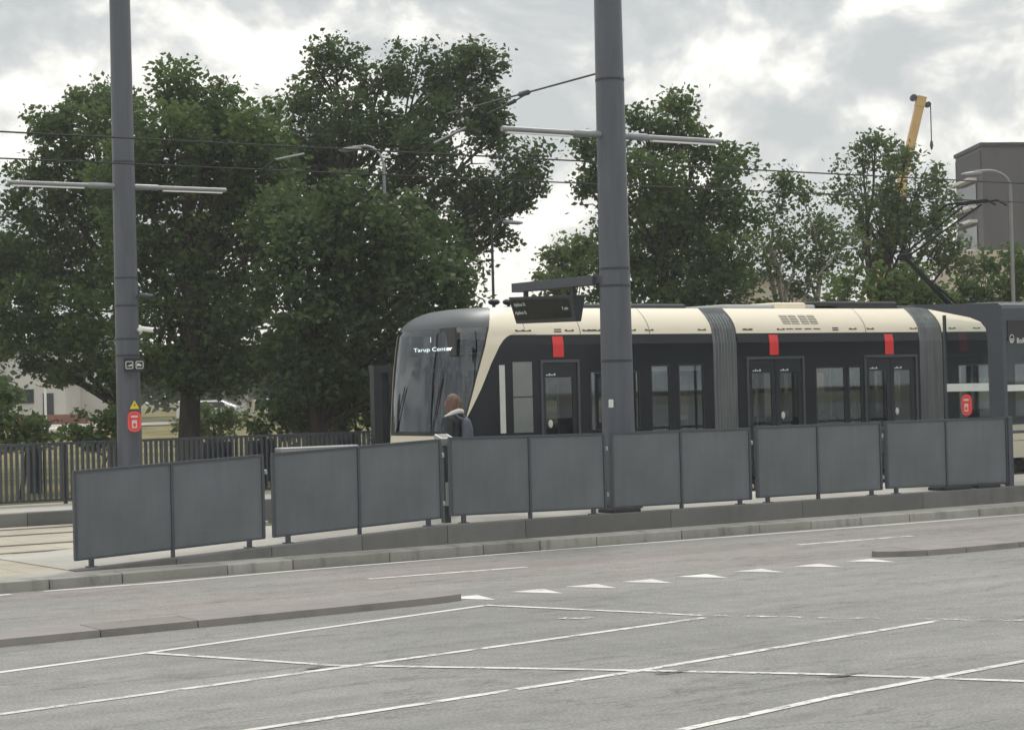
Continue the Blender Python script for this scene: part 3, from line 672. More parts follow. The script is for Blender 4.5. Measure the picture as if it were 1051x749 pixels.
# first module behind the cab
U0 = 21.0
m1 = module('car_body',U0,25.09,[(22.15,22.5,1.42,2.52),(22.62,23.3,1.42,2.52),(23.56,24.02,1.35,2.62),(24.22,24.84,1.35,2.62)],[(21.04,21.91,[(21.16,21.76)])],s_u0=U0)
bellows(25.09,25.70)
m2 = module('car_body',25.70,30.60,[(27.7,28.5,1.36,2.52),(28.58,28.96,1.36,2.52)],[(25.91,27.40,[(26.06,26.55),(26.77,27.24)]),(29.02,30.51,[(29.17,29.65),(29.86,30.33)])])
bellows(30.60,31.28)
m3 = module('car_body',31.28,36.2,[(31.7,33.1,1.36,2.52),(33.4,34.6,1.36,2.52),(34.8,35.8,1.36,2.52)],[])
bellows(36.2,36.85)
m4 = module('car_body',36.85,42.6,[(38.7,39.9,1.36,2.52),(40.1,41.0,1.36,2.52)],[(37.05,38.5,[(37.2,37.68),(37.9,38.35)])])
b = MB(); b.prism([(42.6,VC-1.3,.5),(43.6,VC-1.1,.5),(44.2,VC-.5,.5),(44.2,VC+.5,.5),(43.6,VC+1.1,.5),(42.6,VC+1.3,.5)],(-.1,0,3.1)); b.build('rear_cab','cab',TR)
seats(m1,[22.9,23.8]); seats(m2,[27.9,28.6]); seats(m3,[32.,32.8,33.7,34.6,35.3]); rails(m1,[22.1,24.1]); rails(m2,[27.6,29.0,26.7]); rails(m3,[33.2,35.])
# partition and staff panels seen through the first windows
for (a,c,z0,z1) in ((20.30,21.0,.5,2.65),):
    b = MB(); b.box((21.0,VC-1.2,.45),(21.04,VC+.2,2.8)); b.build('cab_partition','interior',TR)
# --- cab shell: superellipse plan, slightly raked nose
def un(z):
    pts = [(.45,19.25),(.8,19.08),(1.1,19.06),(1.42,19.08),(2.0,19.12),(2.6,19.17),(3.0,19.23),(3.25,19.26),(3.4,19.32),(3.5,19.41),(3.58,19.53),(3.64,19.67),(3.68,19.82),(3.72,20.12)]
    for (a,x),(c,y) in zip(pts,pts[1:]):
        if z <= c: return x+(y-x)*max(0,(z-a))/(c-a)
    return pts[-1][1]
def hwc(z):
    if z <= 3.02: return 1.325
    return sec(min(z,ZR)) if z <= ZR else .87
LC = .8; PE = 3.5
def cabp(z, phi, off=0.):                      # phi 0 at the nose tip, pi/2 where the straight side starts; sign -1 near side
    s = 1 if phi >= 0 else -1; a = abs(phi); o = un(z)
    if a <= math.pi/2: u = o+LC*(1-math.cos(a)); w = hwc(z)*math.sin(a)**(2/PE)
    else: u = o+LC+(a-math.pi/2)*LC; w = hwc(z)
    return (u-off*math.cos(min(a,math.pi/2))**.5 if a < math.pi/2 else u, VC+s*(w+off*min(1,a/1.2)), z+off*.3)
def phi_of(u, z):
    x = (u-un(z))/LC
    return math.acos(max(-1,1-x)) if x <= 1 else math.pi/2+(x-1)
def interp(tab, z):
    if z <= tab[0][0]: return tab[0][1]
    for (a,x),(c,y) in zip(tab,tab[1:]):
        if z <= c: return x+(y-x)*(z-a)/(c-a)
    return tab[-1][1]
PLt = [(1.42,19.50),(1.75,19.50),(1.85,19.53),(2.49,19.71),(3.04,19.89),(3.25,19.96),(3.45,20.06),(3.6,20.18),(3.72,20.35)]
PRt = [(1.42,19.50),(1.72,19.50),(2.23,19.765),(2.69,19.985),(3.0,20.17),(3.1,20.26),(3.16,20.34),(3.2,20.44),(3.3,20.75),(3.72,20.75)]
pL = lambda z: phi_of(interp(PLt,z),z); pF = lambda z: .50+(pL(z)-.50)*min(1,max(0,(z-3.27)/.07)); pR = lambda z: phi_of(interp(PRt,z),z)
zsc = [1.42,1.6,1.75,1.9,2.1,2.3,2.5,2.7,2.9,3.05,3.15,3.2,3.25,3.27,3.29,3.31,3.34]
zcap = [3.34,3.4,3.46,3.52,3.58,3.63,3.67,3.70,3.72]
def patch(zs, fa, fb, n, off=0.): return [[cabp(z, fa(z)+(fb(z)-fa(z))*i/n, off) for i in range(n+1)] for z in zs]
b = MB(); b.grid(patch(zsc, lambda z:-pL(z)+.012, lambda z:pF(z)-.008, 60)); b.build('windscreen','g_screen',TR,smooth=True)
b = MB(); b.grid(patch(zcap, lambda z:-pL(z), lambda z:pL(z), 60)); 
last = patch([3.72], lambda z:-pL(z), lambda z:pL(z), 60)[0]; b.add(last,[tuple(range(len(last)))]); b.build('cab_roof','cab',TR,smooth=True)
for s in (-1,1):
    zz = sorted(set([1.72,1.8,1.9,2.1,2.23,2.4,2.6,2.69,2.8,2.9,3.0,3.06,3.1,3.16]+[3.2,3.3,3.4,3.5,3.58,3.64,3.68,3.72]))
    zz = sorted(zz+([1.42,1.5,1.6,3.24,3.27,3.29,3.31,3.34,3.37] if s > 0 else [3.25,3.35])); b = MB(); b.grid(patch(zz, lambda z:(pF(z) if s > 0 else -pL(z)), lambda z:s*pR(z), 24, .006)); b.build('cab_pillar','cream',TR,smooth=True)
    # black side glass of the cab below the fairing
    zz = [1.2,1.3,1.42,1.6,1.72,2.0,2.23,2.45,2.69,2.85,3.0,3.06,3.1,3.14,3.17,3.2]
    b = MB(); rows = []
    for z in zz:
        fa, fb = pR(z) if z > 1.72 else (pL(z) if z >= 1.42 else .75), phi_of(21.005,z)
        rows.append([cabp(z, s*(fa+(fb-fa)*i/12)) for i in range(13)])
    b.grid(rows); side = b.build('cab_side','tramblack',TR,smooth=True)
    # fairing between pillar and first module
    b = MB(); b.grid([[cabp(z, s*(pR(z)+(phi_of(21.0,z)-pR(z))*i/6), .004) for i in range(7)] for z in [3.203,3.24,3.3,3.4,3.5,3.58,3.64,3.68,3.72]]); b.build('cab_fairing','cream',TR,smooth=True)
    if s == -1:
        for (a,c,z0,z1,mt,nm) in ((20.15,20.27,1.44,2.66,'offwhite','cab_side_strip'),(20.44,20.86,1.44,2.71,'interior','cab_side_window')):
            b = MB(); v_ = [cabp(z0,-phi_of(a,z0),.006),cabp(z0,-phi_of(c,z0),.006),cabp(z1,-phi_of(c,z1),.006),cabp(z1,-phi_of(a,z1),.006)]
            b.quad(*v_); w = b.build(nm,simple('window_reflect',(.2,.215,.215),.12,var=.15,scale=.8) if (mt=='interior' and 'window_reflect' not in bpy.data.materials) else (M[mt] if mt!='interior' else bpy.data.materials['window_reflect']),TR)
            if nm == 'cab_side_window':
                b = MB(); p0,p1 = cabp(2.07,-phi_of(a,2.07),.012),cabp(2.07,-phi_of(c,2.07),.012); b.quad(p0,p1,(p1[0],p1[1],2.09),(p0[0],p0[1],2.09)); b.build('window_bar','black',w)
b = MB(); rows = []
for kz in (0,.16,.36,.57,.77,.93,1.):
    row = []
    for i in range(61):
        ph = -phi_of(21.0,1.)+2*phi_of(21.0,1.)*i/60; zt_ = 1.425-.225*min(1,max(0,(abs(ph)-.55)/.35)); row.append(cabp(.45+(zt_-.45)*kz,ph,.004))
    rows.append(row)
b.grid(rows); b.build('front_apron','cream',TR,smooth=True)
# black border at the bottom of the windscreen, dashboard, wipers, driver's screen
b = MB(); b.grid(patch([1.43,1.5], lambda z:-pL(z), lambda z:pF(z), 50, .008)); b.build('windscreen_seal','black',TR,smooth=True)
b = MB(); b.grid([[cabp(z, pF(z), .0085) , cabp(z, pF(z)-.03, .0085)] for z in zsc]); b.build('windscreen_seal','black',TR,smooth=True)
b = MB(); b.grid([[cabp(z, -(pL(z)-.035), .0085), cabp(z, -pL(z), .0085)] for z in zsc]); b.build('windscreen_seal','black',TR,smooth=True)
b = MB(); cs = [cabp(1.5,p) for p in np.linspace(-1.3,1.3,21)]; cs = [(x+.12,VC+(y-VC)*.9,1.42) for x,y,z in cs]
b.prism(cs+[(20.3,VC+1.0,1.42),(20.3,VC-1.0,1.42)],(0,0,.06)); b.build('dashboard','dark',TR)
b = MB(); b.hexa([(19.5,VC-.75,1.48),(20.2,VC-.75,1.48),(20.2,VC+.25,1.48),(19.5,VC+.25,1.48),(19.7,VC-.7,1.8),(20.1,VC-.7,1.8),(20.1,VC+.2,1.8),(19.7,VC+.2,1.8)]); b.build('driver_console','seat',TR,bevel=.03)
b = MB(); b.box((20.25,VC-.3,.45),(20.4,VC+.25,2.2),c=.05); b.build('driver_seat','seat',TR)
b = MB(); b.box((20.9,VC+.25,.45),(20.94,VC+.9,2.6)); b.build('cab_partition','interior',TR)
b = MB(); b.box((20.4,VC-1.1,2.88),(21.0,VC+1.1,2.92)); b.build('cab_ceiling','interior',TR)
for px,y0,y1 in ((467,393,432),(418,362,392)):
    pass
b = MB(); b.tube([cabp(1.47,-.3,.02),cabp(2.0,-.42,.025),cabp(2.45,-.5,.025)],.009,6); b.tube([cabp(1.75,-.37,.035),cabp(2.6,-.5,.035)],.006,6); b.build('wiper','black',TR)
b = MB(); b.tube([cabp(1.47,.2,.02),cabp(1.9,.12,.025),cabp(2.3,.05,.025)],.009,6); b.build('wiper','black',TR)
# destination display behind the glass: find the spot on the screen for the text
rt_ = Vector((0,-1,0)); nr = Vector((-1,0,0)); ud = un(3.05)+.10
a, c = onu(424.5,361.5,ud), onu(464,361.,ud); wd = (c-a).dot(rt_)
b = MB(); ctr = a-rt_*.1-nr*.012; b.prism([ctr-Vector((0,0,.1)),ctr+rt_*(wd+.2)-Vector((0,0,.1)),ctr+rt_*(wd+.2)+Vector((0,0,.4)),ctr+Vector((0,0,.4))],nr*-.03); ds = b.build('destination_display',simple('display_black',(.01,.011,.012),.3),TR)
t_ = text('display_text','Tarup Center',a,rt_,(0,0,1),.10,'led',ds,'LEFT',.0)
xs_ = [Vector(v.co) for v in t_.data.vertices]; L_ = max((x+wloc(ds)-a).dot(rt_) for x in xs_)
for v in t_.data.vertices: k = (v.co+wloc(ds)-a).dot(rt_); v.co = v.co+rt_*(k*(wd/L_-1))
q = onu(442,348.5,ud); text('display_text','1',q-Vector((0,0,.05)),rt_,(0,0,1),.13,'led',ds,'CENTER',.01)
# red plates, fairing details, roof gear, bogies, pantograph
for a,c,z0,z1 in ((21.33,21.57,2.79,3.17),(26.51,26.74,2.77,3.17),(29.61,29.85,2.75,3.16)):
    b = MB(); rows = [[(a,VC-sec(z)-.012,z),(c,VC-sec(z)-.012,z)] for z in (z0,3.0,3.03,z1)]; b.grid(rows)
    for z_,s_ in ((z0,1),): b.quad((a,VN-.012,z0),(c,VN-.012,z0),(c,VN+.0,z0),(a,VN,z0))
    b.build('red_plate','red',TR)
def fmark(u0,u1,z0,z1,mat='black',parent=TR,name='vent_slot'):
    b = MB(); b.grid([[(u0,VC-sec(z)-.009,z),(u1,VC-sec(z)-.009,z)] for z in (z0,(z0+z1)/2,z1)]); return b.build(name,mat,parent)
for px in (533,540,584,602,612,607,648,666,720,766,768,801,875,893,937,977,1002):
    u = onv(px,338.5,VN+.05).x; fmark(u-.1,u+.1,3.262,3.278); fmark(u-.1,u-.05,3.278,3.292); fmark(u+.05,u+.1,3.278,3.292)
for px in (572,857): u = onv(px,338.5,VN+.05).x; fmark(u-.08,u+.08,3.245,3.265); fmark(u-.08,u+.08,3.285,3.305)
for px in (808,817,827,836):
    u = onv(px-1,328,VN+.12).x; g = fmark(u-.1,u+.1,3.38,3.56,simple('grille_dark',(.12,.115,.095),.6) if 'grille_dark' not in bpy.data.materials else bpy.data.materials['grille_dark'],TR,'roof_grille')
    for k in range(5): z = 3.39+k*.035; b = MB(); b.quad((u-.1,VC-sec(z)-.014,z),(u+.1,VC-sec(z)-.014,z),(u+.1,VC-sec(z+.013)-.014,z+.013),(u-.1,VC-sec(z+.013)-.014,z+.013)); b.build('louvre','cream',g)
    u = onv(px+2,338,VN+.05).x; fmark(u-.09,u+.09,3.272,3.29)
for px in (664,886,593):      # curved joints between fairing panels
    u = onv(px,330,VN+.1).x; b = MB(); b.grid([[(u-.006,VC-sec(z)-.0085,z),(u+.006,VC-sec(z)-.0085,z)] for z in zf]); b.build('panel_joint','dark',TR)
b = MB(); rows = [[cabp(z,-pR(z),.0095), cabp(z,-(pR(z)+.012),.0095)] for z in [3.21,3.3,3.4,3.5,3.58,3.64,3.68]]; b.grid(rows); b.build('panel_joint','dark',TR,smooth=True)
for (u0,u1,v0_,v1_,h,mt) in ((22.6,25.0,-.62,.55,.10,'dark'),(25.9,28.9,-.7,.6,.09,'interior'),(27.2,28.0,-.75,.1,.13,'cream'),(28.3,30.6,-.7,.6,.16,'black'),(31.5,33.0,.2,.7,.12,'dark'),(20.9,22.4,-.6,.5,.05,'dark'),(34,36,-.6,.6,.15,'dark')):
    b = MB(); b.box((u0,VC+v0_,ZR+.006),(u1,VC+v1_,ZR+h),c=.03); b.build('roof_box',mt,TR)
for px in (507,522):
    q = onv(px,313,VC-.3); b = MB(); b.tube([(q.x,VC-.3,ZR+.0),(q.x,VC-.3,ZR+.1)],.03,8); b.ball((q.x,VC-.3,ZR+.14),(.12,.09,.06)); b.build('antenna','black',TR,smooth=True)
for uc in (20.9,33.7,40.2):
    bo = MB(); bo.box((uc-1.2,VC-1.05,.22),(uc+1.2,VC+1.05,.34)); B_ = bo.build('bogie','black',TR)
    for du in (-.9,.9):
        for s in (-1,1):
            w = MB(); w.tube([(uc+du,VC+s*.72-.07,.32),(uc+du,VC+s*.72+.07,.32)],.31,20); w.build('wheel','steel',B_)
# pantograph
zt = 6.10; pr = thing('_', '', '', (0,0,0)); bpy.data.objects.remove(pr)
pg = MB(); pg.box((32.2,VC-.55,ZR+.02),(33.5,VC+.55,ZR+.1)); pgo = pg.build('pantograph','dark',TR)
k0 = Vector((32.9,VC,ZR+.12)); k1 = Vector((31.55,VC,4.86)); k2 = Vector((33.65,VC,6.02))
b = MB(); b.tube([k0,k1],[.06,.045],10); b.build('lower_arm','matt',pgo,smooth=True)
b = MB(); b.tube([k1+Vector((0,-.1,0)),k2+Vector((0,-.28,0))],.022,8); b.tube([k1+Vector((0,.1,0)),k2+Vector((0,.28,0))],.022,8); b.tube([k1+Vector((0,-.16,0)),k1+Vector((0,.16,0))],.07,10); b.build('upper_arm','matt',pgo,smooth=True)
b = MB(); b.tube([k0+Vector((.25,0,0)),k1+Vector((.12,0,-.12))],.02,6); b.build('control_rod','matt',pgo)
b = MB(); 
for du in (-.17,.17): b.tube([(k2.x+du,VC-.85,zt-.14),(k2.x+du,VC-.6,zt-.01),(k2.x+du,VC+.6,zt-.01),(k2.x+du,VC+.85,zt-.14)],.022,8)
for w in (-.28,.28): b.tube([(k2.x-.17,VC+w,zt-.03),(k2.x+.17,VC+w,zt-.03)],.02,6)
b.build('collector_head','matt',pgo,smooth=True)
# ------------------------------------------------------------------ shelter on the near platform (right edge)
UE = 26.62; VS = 24.55
sh = thing('tram_shelter','dark grey tram shelter with cantilever roof and glass at right edge','shelter',(29,25.2,ZP))
prof = [(VS,3.40),(VS+.03,3.47),(VS+.1,3.505),(VS+.3,3.51),(26.72,3.575),(26.72,3.555),(25.3,3.285),(25.05,3.2),(24.93,3.08),(24.9,2.9),(24.88,ZP),(VS,ZP)]
def frame(u0,u1,nm='end_frame'):
    b = MB(); b.prism([(u0,v,z) for v,z in prof],(u1-u0,0,0)); return b.build(nm,'frame',sh)
frame(UE,UE+.09); frame(32.4,32.5); frame(38.2,38.29)
b = MB(); b.prism([(UE+.09,v,z) for v,z in [(VS+.004,3.41),(VS+.034,3.474),(VS+.1,3.508),(VS+.3,3.513),(26.70,3.578),(26.70,3.54),(VS+.5,3.44),(VS+.1,3.36),(VS+.06,2.9),(VS+.004,2.9)]],(11.5,0,0)); b.build('roof','frame',sh)
b = MB(); b.box((UE+.02,VS+.15,3.512),(38.2,26.4,3.53)); b.build('roof_edge','galv',sh)
b = MB(); b.box((UE+.12,VS-.012,2.86),(UE+4.2,VS+.002,3.2)); sp = b.build('name_board','black',sh)
q = onv(1038.5,347.5,VS-.014)
nb = MB(); n = 20; nb.add([(q.x+.058*math.cos(2*math.pi*i/n),VS-.016,q.z+.075*math.sin(2*math.pi*i/n)) for i in range(n)]+[(q.x+.047*math.cos(2*math.pi*i/n),VS-.016,q.z+.062*math.sin(2*math.pi*i/n)) for i in range(n)],[(i,(i+1)%n,n+(i+1)%n,n+i) for i in range(n)]); nb.build('stop_symbol','label',sp)
nb = MB(); 
for k in (-1,0,1): nb.box((q.x-.045,VS-.018,q.z-.035+k*.028-.008),(q.x+.03+.01*k,VS-.0155,q.z-.035+k*.028+.006))
nb.build('stop_symbol','label',sp)
text('name_text','Bolbro',(onv(1043.5,350.5,VS-.016).x,VS-.016,q.z-.075),(1,0,0),(0,0,1),.125,'label',sp,bold=.012)
for a,c in ((UE+.12,29.4),(29.46,32.36),(32.55,35.3)):
    b = MB(); b.quad((a,VS+.05,1.3),(c,VS+.05,1.3),(c,VS+.05,2.86),(a,VS+.05,2.86)); g = b.build('glass_panel','g_shelter',sh)
    b = MB(); zz = onv(1040,398,VS+.04).z; b.box((a,VS+.042,zz-.055),(c,VS+.047,zz+.055)); b.build('safety_stripe','label',g)
    b = MB(); b.box((a-.03,VS+.03,1.25),(c+.03,VS+.07,1.3)); b.box((c,VS+.03,ZP),(c+.05,VS+.07,2.86)); b.build('glass_frame','frame',g)
# end glass across the platform
b = MB(); ue = UE+.04; b.quad((ue,24.88,.5),(ue,25.94,.5),(ue,25.94,3.30),(ue,24.88,3.15)); g = b.build('glass_panel','g_shelter',sh)
z0 = onu(990,393.5,ue).z; z1 = onu(990,401.5,ue).z
b = MB(); b.box((ue-.008,24.9,z1),(ue-.003,25.93,z0)); b.build('safety_stripe','label',g)
b = MB(); b.box((ue-.02,25.92,.4),(ue+.02,25.97,3.35)); b.build('glass_frame','frame',g)
q = onu(992.5,415.5,ue-.03); smoking_sign(q, Vector((-1,0,0)), 'red rounded notice on the end glass of the right shelter')
b = MB(); b.box((UE+1.5,24.8,.8),(UE+5,25.15,.85)); b.build('bench_seat','galv',sh)

# ------------------------------------------------------------------ person with backpack
def skin(verts, edges, name, mat, parent, root=0, sub=2, loc=None, rot=0., rad=None):
    me = bpy.data.meshes.new(name); me.from_pydata(verts,edges,[]); o = bpy.data.objects.new('tmp',me); COL.objects.link(o)
    md = o.modifiers.new('s','SKIN'); 
    if not me.skin_vertices: me.skin_vertices.new()
    for i,v in enumerate(me.skin_vertices[0].data): v.radius = rad[i]; v.use_root = (i == root)
    sd = o.modifiers.new('d','SUBSURF'); sd.levels = sub; sd.render_levels = sub
    bpy.context.view_layer.update(); m2 = bpy.data.meshes.new_from_object(o.evaluated_get(bpy.context.evaluated_depsgraph_get()))
    bpy.data.objects.remove(o)
    m2.transform(Matrix.Rotation(rot,4,'Z')); ob = bpy.data.objects.new(name,m2); COL.objects.link(ob); ob.parent = parent
    m2.materials.clear(); m2.materials.append(M[mat])
    for p in m2.polygons: p.use_smooth = True
    return ob
pc = onv(463,405,25.55); PX, PY = pc.x+.02, 25.55
pe = thing('person','person with auburn hair in black jacket standing behind the barrier, facing the tram front','person',(PX,PY,ZP))
FR = R(215)          # local -y forward -> turned towards the tram's nose (left and away)
class Sk:
    def __init__(s): s.v=[]; s.e=[]; s.r=[]
    def a(s,p,r,par=None):
        s.v.append(p); s.r.append((r,r) if not hasattr(r,'__len__') else r)
        if par is not None: s.e.append((par,len(s.v)-1))
        return len(s.v)-1
K = Sk(); H_ = 1.78
pel = K.a((0,0,.95),(.155,.11)); ab = K.a((0,.0,1.12),(.145,.10),pel); ch = K.a((0,.015,1.32),(.165,.115),ab); sh_ = K.a((0,.01,1.44),(.10,.08),ch); nk = K.a((0,0,1.52),(.055,.055),sh_)
h0 = K.a((0,-.02,1.6),(.07,.085),nk); h1 = K.a((0,-.025,1.68),(.078,.098),h0); h2 = K.a((0,-.01,1.745),(.06,.075),h1); K.a((0,-.125,1.635),.014,h0)
for s in (-1,1):
    K.a((s*.085,0,1.65),(.012,.022),h0)
    hp = K.a((s*.1,0,.9),(.095,.09),pel); kn = K.a((s*.11,-.02,.5),(.062,.06),hp); an = K.a((s*.11,.02,.1),(.042,.042),kn); K.a((s*.12,-.14,.04),(.04,.03),an)
    so = K.a((s*.19,.01,1.41),(.065,.06),sh_); el = K.a((s*.25,.03,1.14),(.045,.045),so); wr = K.a((s*.25,-.06,.91),(.03,.026),el); pm = K.a((s*.25,-.08,.84),(.035,.018),wr)
    for j,(dx,l) in enumerate(((-.03,.07),(-.01,.08),(.01,.075),(.03,.06))):
        f0 = K.a((s*.25+dx,-.09,.79),.0095,pm); f1 = K.a((s*.25+dx,-.097,.79-l*.55),.009,f0); K.a((s*.25+dx*.95,-.088,.79-l),.008,f1)
    t0 = K.a((s*.215,-.11,.83),.0105,pm); K.a((s*.205,-.125,.79),.0095,t0)
def trf(p): c,s = math.cos(FR),math.sin(FR); return (p[0]*c-p[1]*s, p[0]*s+p[1]*c, p[2])
body = skin(K.v,K.e,'body','skin',pe,0,2,rot=FR,rad=K.r)
J = Sk()
p0 = J.a((0,0,.88),(.185,.15)); p1 = J.a((0,.01,1.12),(.175,.14),p0); p2 = J.a((0,.02,1.32),(.195,.15),p1); p3 = J.a((0,.015,1.445),(.135,.11),p2); J.a((0,.0,1.52),(.085,.085),p3)
for s in (-1,1):
    a_ = J.a((s*.2,.01,1.415),(.085,.08),p3); b_ = J.a((s*.255,.03,1.14),(.066,.066),a_); J.a((s*.25,-.05,.935),(.05,.048),b_)
jk = skin(J.v,J.e,'jacket','jacket',pe,0,2,rot=FR,rad=J.r)
T = Sk(); q0 = T.a((0,0,.93),(.165,.125))
for s in (-1,1):
    a_ = T.a((s*.1,0,.84),(.108,.105),q0); b_ = T.a((s*.11,-.02,.5),(.078,.076),a_); T.a((s*.11,.02,.09),(.062,.065),b_)
skin(T.v,T.e,'trousers','jeans',pe,0,2,rot=FR,rad=T.r)
for s in (-1,1):
    S_ = Sk(); a_ = S_.a((s*.11,.05,.05),(.05,.05)); b_ = S_.a((s*.115,-.06,.045),(.05,.04),a_); S_.a((s*.12,-.16,.035),(.042,.03),b_); skin(S_.v,S_.e,'shoe','rubber',pe,0,2,rot=FR,rad=S_.r)
# hair: cap of long hair with loose ends over the collar
b = MB(); rows = []; rnd = random.Random(3)
for i in range(17):
    t = i/16; 
    row = []
    for j in range(57):
        a = R(-28)+R(236)*j/56    # around the back, open at the face
        k_ = min(1,t/.6)*math.pi/2; zz = 1.655+.142*math.cos(k_)-max(0,t-.6)*.36; rr = .118*math.sin(max(k_,.06))*(1+.035*math.sin(a*9+t*4)+.03*math.sin(a*21+t*7))+.02*max(0,t-.6)
        if t > .85: zz += rnd.uniform(-.03,.02)
        row.append(trf((rr*math.cos(a), rr*1.12*math.sin(a)-.005, zz)))
    rows.append(row)
b.grid([[Vector(p)+Vector((PX,PY,ZP)) for p in r] for r in rows]); hr = b.build('hair','hair',pe,smooth=True)
so_ = hr.modifiers.new('s','SOLIDIFY'); so_.thickness = .014; so_.offset = 0
b = MB(); b.tube([Vector(trf(p))+Vector((PX,PY,ZP)) for p in ((.2,-.04,1.46),(.15,.06,1.52),(.06,.125,1.545),(-.05,.12,1.535),(-.14,.06,1.51),(-.2,-.02,1.46))],[.02,.034,.04,.04,.034,.02],10); b.build('hood_lining','stripe',pe,smooth=True)
# eyes and mouth
for s in (-1,1):
    b = MB(); b.ball(Vector(trf((s*.032,-.108,1.665)))+Vector((PX,PY,ZP)),.011,10,6); b.build('eye','black',pe)
bk = thing('backpack','grey blue backpack worn by the person behind the barrier','backpack',(PX+.1,PY-.1,ZP+1.0))
B_ = Sk(); z0 = B_.a((0,.2,.98),(.13,.075)); z1 = B_.a((0,.235,1.15),(.145,.09),z0); z2 = B_.a((0,.22,1.36),(.13,.08),z1); B_.a((0,.19,1.45),(.07,.05),z2)
pk = skin(B_.v,B_.e,'bag','pack',bk,0,2,rot=FR,rad=B_.r); pk.location = Vector((PX,PY,ZP))-bk.location
b = MB(); b.tube([Vector(trf(p))+Vector((PX,PY,ZP)) for p in ((-.05,.278,1.3),(-.02,.288,1.2),(.02,.284,1.1))],.01,6); b.build('zip','label',bk)
for s in (-1,1):
    b = MB(); b.tube([Vector(trf(p))+Vector((PX,PY,ZP)) for p in ((s*.1,.19,1.42),(s*.13,.05,1.525),(s*.14,-.1,1.45),(s*.15,-.135,1.3),(s*.17,-.06,1.1),(s*.15,.15,1.02))],.02,8); b.build('strap','pack',bk,smooth=True)

# ------------------------------------------------------------------ far platform: fence, notice frame, rail bench
VFn = 35.6
fn = thing('fence','long dark upright bar fence behind the far platform','fence',(16,VFn,.34))
b = MB(); rp_ = MB()
u = 6.; i = 0
while u < 46:
    b.box((u-.016,VFn-.045,.42),(u+.016,VFn+.045,1.46)); u += .104
b.build('bars','frame',fn)
b = MB(); b.box((6,VFn-.018,.40),(46,VFn+.018,.44)); b.box((6,VFn-.03,1.42),(46,VFn+.03,1.465)); b.build('rail','frame',fn)
for i in range(21): b = MB(); b.box((6+i*2-.03,VFn+.035,.33),(6+i*2+.03,VFn+.09,1.44)); b.build('post','frame',fn)
for i,(px,w) in enumerate(((36,.26),(222,.75),(268,.55),(352,.5))):   # dark solid plates behind the bars
    c = onv(px,470,VFn+.1); b = MB(); b.box((c.x-w/2,VFn+.1,.55),(c.x+w/2,VFn+.13,1.36)); b.build('infill_plate','frame',fn)
c0, c1 = onv(285,461,34.55), onv(365,458,34.55)
rb = thing('leaning_bench','pale grey leaning rail on the far platform before the fence','bench',((c0.x+c1.x)/2,34.55,.342))
b = MB(); b.box((c0.x,34.42,c0.z-.05),(c1.x,34.68,c0.z+.03),c=.02); b.build('seat','galv',rb)
for u in (c0.x+.3,c1.x-.3): b = MB(); b.box((u-.04,34.5,.34),(u+.04,34.6,c0.z-.05)); b.build('leg','frame',rb)
nf = thing('notice_board','tall dark notice board beside the nose of the tram','notice board',(20.25,34.9,.342))
for a,c in ((20.06,20.24),(20.4,20.52)): b = MB(); b.box((a,34.82,.342),(c,34.98,2.76),c=.01); b.build('post','dark',nf)
b = MB(); b.box((20.05,34.8,2.62),(21.6,35.0,2.76)); b.build('header','dark',nf)
b = MB(); b.box((20.24,34.88,.7),(20.4,34.92,2.6)); b.build('pane','winglass',nf)
b = MB(); b.box((21.45,34.82,.342),(21.6,34.98,2.62)); b.build('post','dark',nf)
# ------------------------------------------------------------------ trees and shrubs
def leafmesh(name, cents, mat, parent, nl, size, seed):
    rg = np.random.default_rng(seed)
    c = np.repeat(cents[:,:3],nl,0); rc = np.repeat(cents[:,3],nl)[:,None]
    p = c + np.clip(rg.normal(0,1,c.shape),-1.7,1.7)*rc*np.array([.55,.55,.42])
    n = len(p); a = rg.normal(0,1,(n,3)); a[:,2] *= .6; a /= np.linalg.norm(a,axis=1)[:,None]
    w = rg.normal(0,1,(n,3)); bb = np.cross(a,w); bb /= np.linalg.norm(bb,axis=1)[:,None]
    cc = np.cross(a,bb)
    L = size*rg.uniform(.45,1.5,(n,1)); W = L*rg.uniform(.5,.75,(n,1))
    v = np.stack([p-a*L*.5, p+bb*W*.5+cc*L*.08-a*L*.05, p+a*L*.5, p-bb*W*.5+cc*L*.08-a*L*.05],1).reshape(-1,3)
    v -= np.array(wloc(parent))
    me = bpy.data.meshes.new(name); me.vertices.add(len(v)); me.vertices.foreach_set('co',v.astype(np.float32).ravel())
    me.loops.add(len(v)); me.loops.foreach_set('vertex_index',np.arange(len(v),dtype=np.int32))
    me.polygons.add(n); me.polygons.foreach_set('loop_start',np.arange(0,4*n,4,dtype=np.int32)); me.update(calc_edges=True)
    me.materials.append(M[mat]); o = bpy.data.objects.new(name,me); COL.objects.link(o); o.parent = parent; return o
TREE_N = [0]
